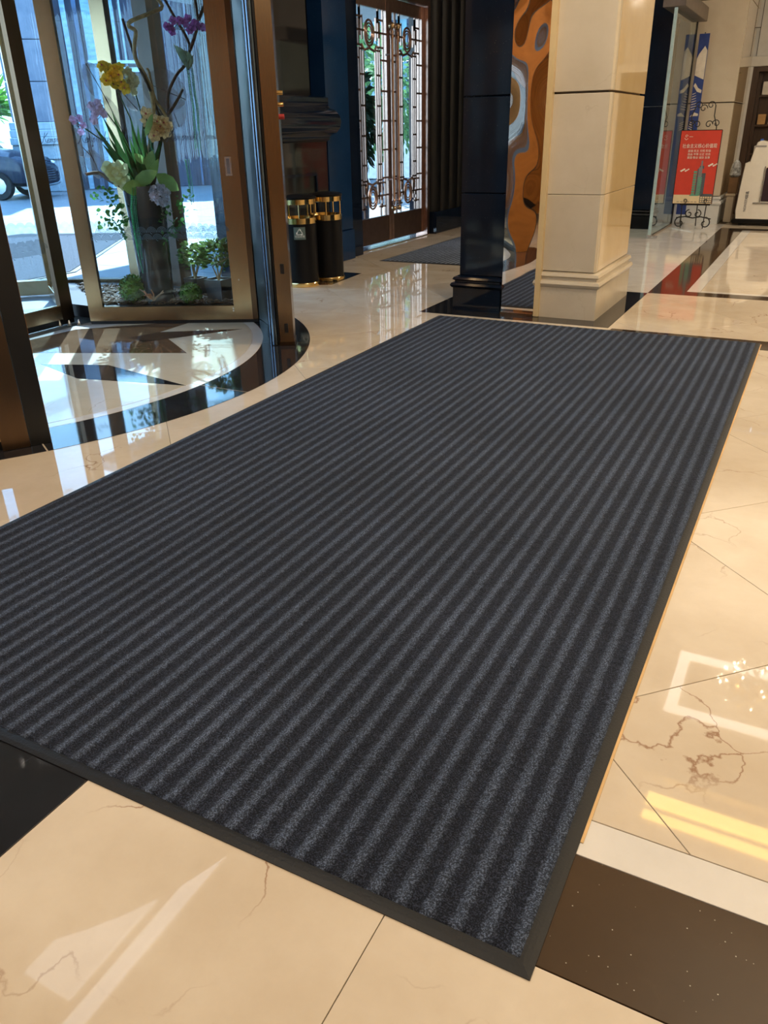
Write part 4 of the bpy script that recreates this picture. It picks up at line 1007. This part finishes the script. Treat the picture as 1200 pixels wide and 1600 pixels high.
bprint('wave_print', [(-2.09, 1.98), (-2.03, 1.90), (-1.97, 1.88), (-1.965, 1.92), (-2.02, 1.95), (-2.07, 2.02)])
bprint('wave_print', [(-2.09, 1.56), (-2.03, 1.62), (-1.97, 1.60), (-1.97, 1.57), (-2.03, 1.57)])
for k in range(7):
    z = 1.86-k*.035; bprint('brush_stroke', [(-2.09, z), (-2.045+.006*k, z+.02), (-2.04+.006*k, z+.028), (-2.09, z+.012)])
for k in range(4): bprint('brush_stroke', [(-2.085, 1.50-.03*k), (-2.02, 1.47-.03*k), (-2.025, 1.462-.03*k), (-2.085, 1.488-.03*k)])

# red poster on a wrought iron easel
es = thing('poster_easel', (-1.85, 13.45, 0), 'black wrought iron scroll easel holding the red poster', 'easel')
EU = Vector((.97, .05, 0)).normalized(); EV = Vector((-.05, .97, 0)).normalized(); EO = Vector((-2.0, 13.45, 0))
e_ = lambda u, z, w=0: EO+EU*u+EV*w+Vector((0, 0, z))
def scroll(c, r, a0, turns, sg=1, n=22, w=0):
    return [e_(c[0]+r*(1-.75*i/n)*math.cos(a0+sg*2*PI*turns*i/n), c[1]+r*(1-.75*i/n)*math.sin(a0+sg*2*PI*turns*i/n), w) for i in range(n+1)]
def iron_part(name, P, r=.008): return obj(name, MB().tube(P, r, 6), iron, es)
iron_part('upright', [e_(.10, .02), e_(.08, .4), e_(.10, 1.0), e_(.08, 1.42), e_(.05, 1.56), e_(.10, 1.70)]); iron_part('upright', [e_(.42, .02), e_(.43, .4), e_(.43, 1.0), e_(.41, 1.42), e_(.36, 1.56), e_(.36, 1.70)])
iron_part('rear_leg', [e_(.26, 1.3, .03), e_(.27, .6, .30), e_(.28, .01, .48)]); iron_part('cross_bar', [e_(.05, .36), e_(.48, .36)], .01)
for c, a, s_ in (((.14, 1.70), PI, -1), ((.30, 1.70), 0, 1), ((.20, 1.66), 0, 1), ((.06, 1.46), 0, 1), ((.14, 1.45), PI, -1), ((.30, 1.45), 0, 1), ((.40, 1.46), PI, -1)):
    iron_part('scroll', scroll(c, .055, a, 1.1, s_), .007)
for c, a, s_ in (((.08, .10), PI/2, 1), ((.44, .10), PI/2, -1)): iron_part('foot_scroll', scroll(c, .085, a, 1.0, s_), .010)
for s_, c in ((1, .20), (-1, .32)): iron_part('scroll', scroll((c, .23), .06, PI/2, 1.1, s_), .009)
iron_part('foot_bar', [e_(.02, .17), e_(.15, .19), e_(.26, .17), e_(.37, .19), e_(.52, .16)], .010)
iron_part('ledge_hook', scroll((.12, .42), .035, -PI/2, .9, 1, w=-.045), .006); iron_part('ledge_hook', scroll((.42, .42), .035, -PI/2, .9, -1, w=-.045), .006)
ps = thing('red_poster', tuple(e_(.26, .375, -.02)), 'red poster with white Chinese slogan and a green tower standing on the iron easel', 'poster')
pw0, pw1, pz0, pz1 = -.06, .50, .375, 1.375
def pbox(name, u0, u1, z0, z1, w0, w1, mat, par=ps):
    return obj(name, MB().prism([tuple(e_(u0, 0, w0)[:2]), tuple(e_(u1, 0, w0)[:2]), tuple(e_(u1, 0, w1)[:2]), tuple(e_(u0, 0, w1)[:2])], z0, z1), mat, par, smooth=0)
red = M('poster_red', (.58, .045, .025), .45, var=.05); pc = M('poster_cream', (.72, .56, .34), .5, var=.05)
pbox('poster_board', pw0, pw1, pz0, pz1, -.028, -.014, red); pbox('ground_strip', pw0+.004, pw1-.004, pz0+.004, pz0+.125, -.030, -.0285, pc)
fr_ = MB()
for a, b in (((pw0, pz0), (pw1, pz0)), ((pw1, pz0), (pw1, pz1)), ((pw1, pz1), (pw0, pz1)), ((pw0, pz1), (pw0, pz0))): fr_.tube([e_(*a, -.024), e_(*b, -.024)], .007, 4)
obj('frame', fr_, iron, ps)
wt = M('poster_white', (.80, .76, .66), .5, var=.03); FT = lambda u, z: face_T(e_(u, z, -.0305), EU, -EV)
obj('slogan', text_mb('社会主义核心价值观', .062, FT(.22, 1.165), .0008, sx=.86), wt, ps, smooth=0)
for k, s in enumerate(('富强 民主 文明 和谐', '自由 平等 公正 法治', '爱国 敬业 诚信 友善')):
    obj('slogan_line', text_mb(s, .036, FT(.225, 1.10-.045*k), .0008), wt, ps, smooth=0)
lg = MB()
lg.tube([e_(.02+.022*math.cos(a*.9)*(1-.1*a), 1.30+.022*math.sin(a*.9)*(1-.1*a), -.031) for a in range(8)], .003, 4).tube([e_(-.005, 1.275, -.031), e_(.02, 1.25, -.031), e_(.045, 1.27, -.031)], .003, 4).tube([e_(.06, 1.292, -.031), e_(.11, 1.292, -.031)], .003, 4)
obj('logo', lg, wt, ps)
tg = M('tower_green', (.10, .30, .22), .5); td = M('tower_dark', (.08, .09, .11), .5); tgr = M('tower_grey', (.22, .21, .22), .5)
def pflat(name, rects, mat, w):
    m = MB()
    for u0, z0, u1, z1 in rects:
        P = [tuple(e_(u0, 0, w)[:2]), tuple(e_(u1, 0, w)[:2]), tuple(e_(u1, 0, w+.001)[:2]), tuple(e_(u0, 0, w+.001)[:2])]; m.prism(P, z0, z1)
    return obj(name, m, mat, ps, smooth=0)
pflat('tower_print', [(.28, .49, .36, .80), (.24, .49, .30, .86), (.265, .86, .325, .90)], td, -.0305)
pflat('tower_print', [(.255, .50, .305, .88), (.277, .88, .30, .97)], tgr, -.0315)
pflat('tower_print', [(.19+.0, .50+.033*k, .235, .525+.033*k) for k in range(9)]+[(.26, .50+.025*k, .315, .52+.025*k) for k in range(10)]+[(.17, .485, .30, .50), (.19, .80, .235, .83)], tg, -.0325)
pflat('station_print', [(.32, .39, .495, .50), (.34, .50, .49, .515)], td, -.0305)
pflat('station_windows', [(.33+.033*i, .40+.028*j, .355+.033*i, .42+.028*j) for i in range(5) for j in range(3)], pc, -.0316)
cl = MB()
for cu, cz in ((.06, .83), (.44, .90)):
    for k in range(6): cl.ball(tuple(e_(cu+.02*k-.05, cz+.012*(k % 3), -.031)), .017-.001*k, 8, 5, (1, .08, .7))
obj('cloud_print', cl, wt, ps)
pflat('small_print', [(.0+.05*k, .395, .035+.05*k, .407) for k in range(6)], M('small_print_grey', (.35, .27, .2), .5), -.0316)

# service robot
rbt = thing('service_robot', (-.97, 14.5, 0), 'white upright service robot with dark screen panel at the right edge', 'robot')
RP = [(-.24, .09), (-.26, .22), (-.245, .60), (-.225, .90), (-.16, .93), (-.13, 1.10), (-.10, 1.19), (-.05, 1.215), (.06, 1.19), (.30, 1.09), (.42, .95), (.44, .60), (.42, .09)]
v = [(x, w, z) for x, z in RP for w in (-.20, -.17)] ; m = MB(); n_ = len(RP)
rings = []
for w, s_ in ((-.22, .965), (-.20, 1), (.24, 1), (.26, .965)): rings += [(x*s_+.003, w, .09+(z-.09)*(.5+.5*s_)) for x, z in RP]
f = [tuple(range(n_)), tuple(range(3*n_, 4*n_))[::-1]]
for r in range(3):
    for i in range(n_): j = (i+1) % n_; f.append((r*n_+i, (r+1)*n_+i, (r+1)*n_+j, r*n_+j))
m.add(rings, f); obj('body', m, white, rbt, loc=(0, 0, 0), smooth=40)
obj('base_skirt', MB().prism([(-.29, -.24), (.44, -.24), (.44, .28), (-.29, .28)], .03, .10, .02), blackp, rbt, loc=(0, 0, 0))
obj('wheel', MB().xf(Matrix()).lathe([(.04, -.2), (.04, .2)], 0, 0, 14).xf(Matrix.Translation((-.15, 0, .041)) @ Matrix.Rotation(PI/2, 4, 'X')), rubber, rbt, loc=(0, 0, 0))
obj('wheel', MB().lathe([(.04, -.2), (.04, .2)], 0, 0, 14).xf(Matrix.Translation((.3, 0, .041)) @ Matrix.Rotation(PI/2, 4, 'X')), rubber, rbt, loc=(0, 0, 0))
obj('screen_panel', MB().box(.09, -.238, .36, .38, -.215, .84, .008), M('dark_plum_panel', (.035, .02, .03), .2), rbt, loc=(0, 0, 0))
obj('panel_trim', MB().box(-.02, -.24, .325, .40, -.218, .345, .004).box(.07, -.24, .35, .083, -.218, .86, .003), steel, rbt, loc=(0, 0, 0))
obj('sensor_strip', MB().box(-.12, -.228, 1.125, .04, -.216, 1.15, .003), M('sensor_grey', (.35, .33, .32), .3), rbt, loc=(0, 0, 0))
obj('blue_cap', MB().box(-.07, -.1, 1.195, -.03, .0, 1.235, .005), M('blue_light_cap', (.05, .15, .6), .3), rbt, loc=(0, 0, 0))
RT = face_T((-.125, -.2225, .355), (0, 0, -1), (0, -1, 0))
tm = text_mb('擎朗KEENON', .052, RT, .0008, sx=.95); obj('lettering', tm, decal, rbt, loc=(0, 0, 0))
# low stone block, brown box and sack next to the robot
o = obj('stone_block', MB().box(-1.42, 14.66, 0, -1.31, 14.9, .40, .012).box(-1.44, 14.64, .401, -1.29, 14.92, .44, .012), cream, origin=(-1.35, 14.75, 0)); tag(o, 'low cream stone block with thicker cap, left of the robot', 'plinth')
o = obj('cardboard_box', MB().box(-1.42, 14.67, .442, -1.29, 14.88, .68, .005), M('brown_cardboard', (.20, .12, .06), .7), origin=(-1.33, 14.75, .441)); tag(o, 'brown cardboard box on the low stone block', 'box')
sk = MB().lathe([(.05, 0), (.085, .03), (.08, .12), (.06, .2), (.02, .25)], n=14); 
o = obj('printed_sack', sk, M('blue_white_sack', (.45, .50, .62), .7, var=.8, scale=22), loc=(-1.355, 14.77, .682)); tag(o, 'white and blue printed sack on top of the brown box', 'bag')

# ------------------------------------------------------------------ outside
ouT = marble('sunlit_paving', (.105, .125, .14), (.14, .165, .18), (.3, .33, .35), rough=.6, vs=.5, vamt=.2)
pbm0 = M('sun_block_render', (.35, .38, .40), .7)
gr = thing('ground', (-20, 12, 0), None, None, kind='structure')
obj('paving_bed', MB().box(-60, -25, -.25, X0-.001, 60, -.022), grout, gr)
def strip_tiles(x0, y0, x1, y1, nx, ny):
    for i in range(nx):
        for j in range(ny):
            a, b = x0+(x1-x0)*i/nx, y0+(y1-y0)*j/ny
            obj('paving_slab', MB().box(a+.006, b+.006, -.022, a+(x1-x0)/nx-.006, b+(y1-y0)/ny-.006, -.004), ouT, gr, smooth=0)
strip_tiles(-12, 0, X0-.01, 15, 4, 8)
strip_tiles(-24, 0, -12.0, 32, 6, 12)
obj('far_paving', MB().box(-60, -25, -.022, -24, 60, -.004).box(-24, 32, -.022, X0-.01, 60, -.004).box(-24, -25, -.022, X0-.01, 0, -.004).box(-12, 15, -.022, X0-.01, 32, -.004), ouT, gr)
pc_ = thing('sun_block_canopy', (-7.7, 12.6, 3.42), 'unseen flat canopy added to keep sun off the bronze lattice doors', 'canopy')  # out of view, added to stop sun reaching the foyer floor
obj('sun_block_slab', MB().box(-10.2, 8.7, 3.46, X0-.31, 16.5, 3.66, .02), pbm0, pc_)
for y in (13.3, 16.2): obj('sun_block_column', MB().box(-10.0, y-.15, -.003, -9.7, y+.15, 3.46, .01), pbm0, pc_)
om = thing('outdoor_mat', (-9.3, 6.3, -.004), 'long dark grey mat outside the revolving door', 'mat')
T = Matrix.Rotation(math.radians(0), 4, 'Z')
obj('mat_surface', MB().prism([(-11.9, 2.0), (-8.0, .8), (-7.9, 6.9), (-10.2, 10.3), (-12.0, 9.6)], -.004, .012, .003), M('outdoor_pile', (.05, .055, .07), .95, var=.5, scale=60, bump=.8, bscale=150), om)
obj('mat_edge', MB().prism([(-11.95, 1.95), (-7.95, .75), (-7.85, 6.95), (-10.2, 10.36), (-12.06, 9.64)], -.004, .005, .001), rubber, om)
# granite facade across the forecourt
FU = Vector((.74, .673, 0)); FO = Vector((-19.3, 20.3, 0)); FN = Vector((.673, -.74, 0))
fT = Matrix(((FU.x, FN.x, 0, FO.x), (FU.y, FN.y, 0, FO.y), (0, 0, 1, 0), (0, 0, 0, 1)))   # local x along facade, y towards us
fc = thing('facade', tuple(FO), 'dark blue-grey granite facade with reflection streaks made as pale strips, across the forecourt', 'building')
fst = marble('facade_granite', (.016, .028, .055), (.03, .045, .08), (.12, .16, .22), rough=.3, vs=3, vamt=.5, spec=.15)
fpale = marble('facade_pier_granite', (.10, .14, .20), (.17, .21, .27), (.3, .34, .4), rough=.5, vs=3, vamt=.5)
FH = 6.0
obj('wall_core', MB().box(-3.2, -1.0, 0, 9.0, -.05, FH).xf(fT), fst, fc)
for i in range(8):
    for j in range(4): 
        m = MB().box(-2.0+i*1.36+.006, -.05, j*1.5+.006, -.64+i*1.36-.006, 0, (j+1)*1.5-.006, .004).xf(fT); obj('stone_panel', m, fst, fc, smooth=0)
streakm = [M('pale_blue_streak', (.20, .36, .48), .5, var=.3, scale=3, stretch=(1, 1, 4)), M('mid_blue_streak', (.035, .08, .16), .5, var=.4, scale=3), M('teal_streak', (.08, .20, .25), .5, var=.4, scale=3)]
def reflection_streak(u, w, mi, z0=0.02, z1=FH): obj('reflection_streak', MB().box(u, 0, z0, u+w, .10, z1, .01).xf(fT), streakm[mi], fc)  # reflections in the polished granite, built as coloured strips
for u, w, mi in ((-1.55, .14, 0), (-1.22, .12, 1), (-.98, .26, 0), (-.55, .10, 2), (-.30, .20, 0), (.06, .05, 0), (1.9, .05, 1), (2.2, .06, 0)): reflection_streak(u, w, mi)
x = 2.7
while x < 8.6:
    w = random.choice((.05, .08, .12, .2, .3)); reflection_streak(x, w, random.choice((0, 0, 1, 2, 2))); x += w+random.choice((.04, .08, .15, .22))
# framed dark doorway in the facade
dw_ = M('doorway_dark', (.012, .016, .025), .15); fw = M('doorway_frame', (.42, .60, .70), .35)
obj('doorway', MB().box(-.75, .10, .02, .55, .13, 3.1).xf(fT), dw_, fc); obj('doorway_frame', MB().box(-.85, .10, .02, -.75, .20, 3.2).box(.55, .10, .02, .65, .2, 3.2).box(-.85, .1, 3.2, .65, .22, 3.32).box(-1.0, .1, 3.42, .8, .26, 3.50).xf(fT), fw, fc)
# pier at the left with plinth courses
for j in range(5): obj('pier_block', MB().box(-3.35, -.3, 1.9+j*1.05+.008, -2.2, .5, 1.9+(j+1)*1.05-.008, .012).xf(fT), fpale, fc, smooth=0)
m = MB(); 
for k, (z0, z1, o_) in enumerate(((0, .9, .55), (.9, 1.3, .62), (1.3, 1.5, .70), (1.5, 1.7, .62), (1.7, 1.9, .55))): m.box(-3.35-o_*.2, -.3, z0, -2.2+o_*.15, o_, z1, .02)
obj('pier_plinth', m.xf(fT), M('plinth_pale', (.26, .36, .42), .4), fc)
# parked car
car = thing('parked_car', (-22.2, 15.6, 0), 'dark parked car seen from its front wheel to its nose through the left glass', 'car')
CT = Matrix.Translation((-19.4, 16.3, 0)) @ Matrix.Rotation(math.atan2(FU.y, FU.x)-.25, 4, 'Z')      # local +x = towards its nose
cx = [(-4.5, .45, 1.0, .80), (-4.35, .30, 1.25, .92), (-3.6, .28, 1.72, .98), (-2.6, .28, 1.85, 1.0), (-1.75, .28, 1.80, 1.0), (-1.0, .28, 1.40, 1.0), (-.9, .28, 1.28, 1.0), (-.2, .28, 1.18, .98), (.25, .30, 1.02, .92), (.45, .34, .82, .80)]
m = MB(); v = []; K = 12
for x, zb, zt, hw in cx:
    for k in range(K):
        a = 2*PI*k/K; c_, s_ = math.cos(a), math.sin(a)
        yy = hw*math.copysign(abs(c_)**.45, c_); zz = (zb+zt)/2+(zt-zb)/2*math.copysign(abs(s_)**.5, s_)
        if zz > 1.15: yy *= .84
        v.append((x, yy, zz))
f = [tuple(range(K)), tuple(range(len(v)-K, len(v)))[::-1]]
for i in range(len(cx)-1):
    for k in range(K): j = (k+1) % K; f.append((i*K+k, (i+1)*K+k, (i+1)*K+j, i*K+j))
cpaint = M('car_dark_paint', (.018, .028, .05), .12, .3); obj('body', m.add(v, f).xf(CT), cpaint, car, smooth=50)
for x in (-3.5, -.55):
    for s_ in (-1, 1):
        T = CT @ Matrix.Translation((x, s_*.90, .36)) @ Matrix.Rotation(PI/2, 4, 'X')
        w = obj('wheel', MB().lathe([(.20, -.11), (.34, -.12), (.36, -.08), (.36, .08), (.34, .12), (.20, .11)], n=24, T=T), rubber, car)
        obj('hub_cap', MB().lathe([(.05, -.125), (.21, -.118), (.21, .118), (.05, .125)], n=10, T=T), steel, w)
gt = MB()
for k in range(7): gt.box(.40+.01*k, -.45, .42+.06*k, .47-.004*k, .45, .445+.06*k)
obj('grille', gt.xf(CT), steel, car); lgm = M('lamp_glass', (.7, .8, .9), .1)
for s_ in (-1, 1): obj('headlamp', MB().ball((.33, s_*.68, .86), .13, 10, 6, (.7, 1, .45)).xf(CT), lgm, car)
obj('bumper_trim', MB().tube([(.30, -.88, .62), (.42, -.8, .34), (.48, -.4, .31), (.48, .4, .31), (.42, .8, .34)], .02, 6).xf(CT), steel, car)
obj('windscreen', MB().add([(-1.72, -.70, 1.76), (-1.72, .70, 1.76), (-.93, .84, 1.33), (-.93, -.84, 1.33)], [(0, 1, 2, 3)]).xf(CT @ Matrix.Translation((.01, 0, .04))), M('car_glass', (.03, .05, .07), .05), car)
# palm clump at the far left
def frond_plant(name, loc, n, L_, label, mat, cat, h0=.0, w=.10, up=.8):
    t = thing(name, loc, label, cat)
    st = MB().lathe([(.12, 0), (.10, h0+.02), (.06, h0+.3)], n=10); obj('trunk', st, barkd, t, loc=(0, 0, 0))
    m = MB()
    for k in range(n):
        a = 2*PI*k/n+random.uniform(-.2, .2); e = random.uniform(.2, up*1.5)
        d = Vector((math.cos(a)*math.cos(e), math.sin(a)*math.cos(e), math.sin(e)))
        m.leaf((0, 0, h0+.2), d, L_*random.uniform(.7, 1), w, .35, .3)
        for s in range(5):
            p = Vector((0, 0, h0+.2))+d*L_*(.25+.12*s)-Vector((0, 0, .35*L_*(.25+.12*s)**2))
            m.leaf(p, d+Vector((random.uniform(-.7, .7), random.uniform(-.7, .7), -.2)), L_*.4, w*.5, .3, .2)
    obj('fronds', m, mat, t, loc=(0, 0, 0), smooth=60); return t
palmg = leafy('palm_green', (.12, .30, .04), var=.4)
frond_plant('palm', (-25.1, 19.4, -.004), 60, 1.8, 'bright green palm behind the parked car at the far left edge', palmg, 'palm', 1.9, .2)
# beyond the bronze doors: planter shrub, trees, pale building, white car
dkl = leafy('shrub_dark_green', (.012, .035, .014), var=.5)
def bush(name, loc, rx, rz, n, mat, label, cat, trunk=.3, ls=.14, group=None):
    t = thing(name, loc, label, cat, group); obj('trunk', MB().tube([(0, 0, 0), (.02, .02, trunk), (.0, .0, trunk+rz)], .05, 8, .02), barkd, t, loc=(0, 0, 0))
    m = MB()
    for k in range(n):
        v_ = Vector((random.gauss(0, 1), random.gauss(0, 1), random.gauss(0, 1))).normalized()*random.uniform(.45, 1)
        m.leaf((v_.x*rx, v_.y*rx, trunk+rz+v_.z*rz), v_+Vector((random.uniform(-.4, .4), random.uniform(-.4, .4), -.5)), ls*random.uniform(.7, 1.3), ls*.4, .25, .1)
    obj('foliage', m, mat, t, loc=(0, 0, 0), smooth=60, kind='stuff'); return t
t = bush('planter_shrub', (-6.55, 11.55, -.004), .32, .72, 700, dkl, 'dark glossy shrub in a tall planter outside the left bronze door leaf', 'shrub', .85, .15)
obj('planter', MB().lathe([(.16, 0), (.2, .02), (.24, .75), (.22, .8), (.2, .78)], n=20), M('planter_blue_grey', (.05, .08, .14), .3), t, loc=(0, 0, 0))
treeg = leafy('tree_green', (.10, .22, .08), var=.5)
bush('tree', (-9.9, 19.2, -.004), 1.0, 1.3, 900, treeg, 'light green tree outside the right bronze door leaf', 'tree', .8, .22)
bush('tree', (-13.2, 22.0, -.004), 1.7, 1.6, 900, treeg, 'broad pale tree seen through the left bronze door leaf, behind the shrub', 'tree', 2.3, .28)
pb = thing('pale_building', (-13, 31, 0), 'pale building far outside beyond the trees', 'building')
pbm = M('pale_render', (.48, .56, .62), .7)
obj('wall', MB().box(-22, 30, 0, -11, 32, 7.5), pbm, pb)
for i in range(7):
    for j in range(3): wdw = obj('window', MB().box(-21.5+i*1.5, 29.93, .9+j*2.2, -20.6+i*1.5, 30.0, 2.3+j*2.2, .01), M('window_blue', (.12, .18, .26), .15), pb)
c2 = thing('white_van', (-10.6, 20.6, 0), 'white van parked outside, seen through the right bronze door leaf', 'van')
VT = Matrix.Translation((-11.0, 21.6, 0)) @ Matrix.Rotation(.5, 4, 'Z')
m = MB(); sec = [(-2.2, .35, 1.75), (-2.1, .3, 1.95), (.9, .3, 1.95), (1.4, .3, 1.35), (2.2, .3, 1.1), (2.3, .4, .8)]; v = []
for x, zb, zt in sec: v += [(x, -.9, zb), (x, .9, zb), (x, .9, (zb+zt)/2), (x, .8, zt), (x, -.8, zt), (x, -.9, (zb+zt)/2)]
f = [tuple(range(6)), tuple(range(len(v)-6, len(v)))[::-1]]
for i in range(len(sec)-1):
    for k in range(6): j = (k+1) % 6; f.append((i*6+k, i*6+6+k, i*6+6+j, i*6+j))
obj('body', m.add(v, f).xf(VT), M('van_white', (.75, .78, .8), .25), c2, smooth=30)
for x in (-1.4, 1.5):
    for s_ in (-1, 1): obj('wheel', MB().lathe([(.2, -.1), (.34, -.11), (.34, .11), (.2, .1)], n=20, T=VT @ Matrix.Translation((x, s_*.82, .345)) @ Matrix.Rotation(PI/2, 4, 'X')), rubber, c2)
obj('windscreen', MB().add([(.95, -.72, 1.90), (.95, .72, 1.90), (1.38, .78, 1.40), (1.38, -.78, 1.40)], [(0, 1, 2, 3)]).xf(VT @ Matrix.Translation((.02, 0, .02))), M('van_glass', (.03, .05, .07), .05), c2)
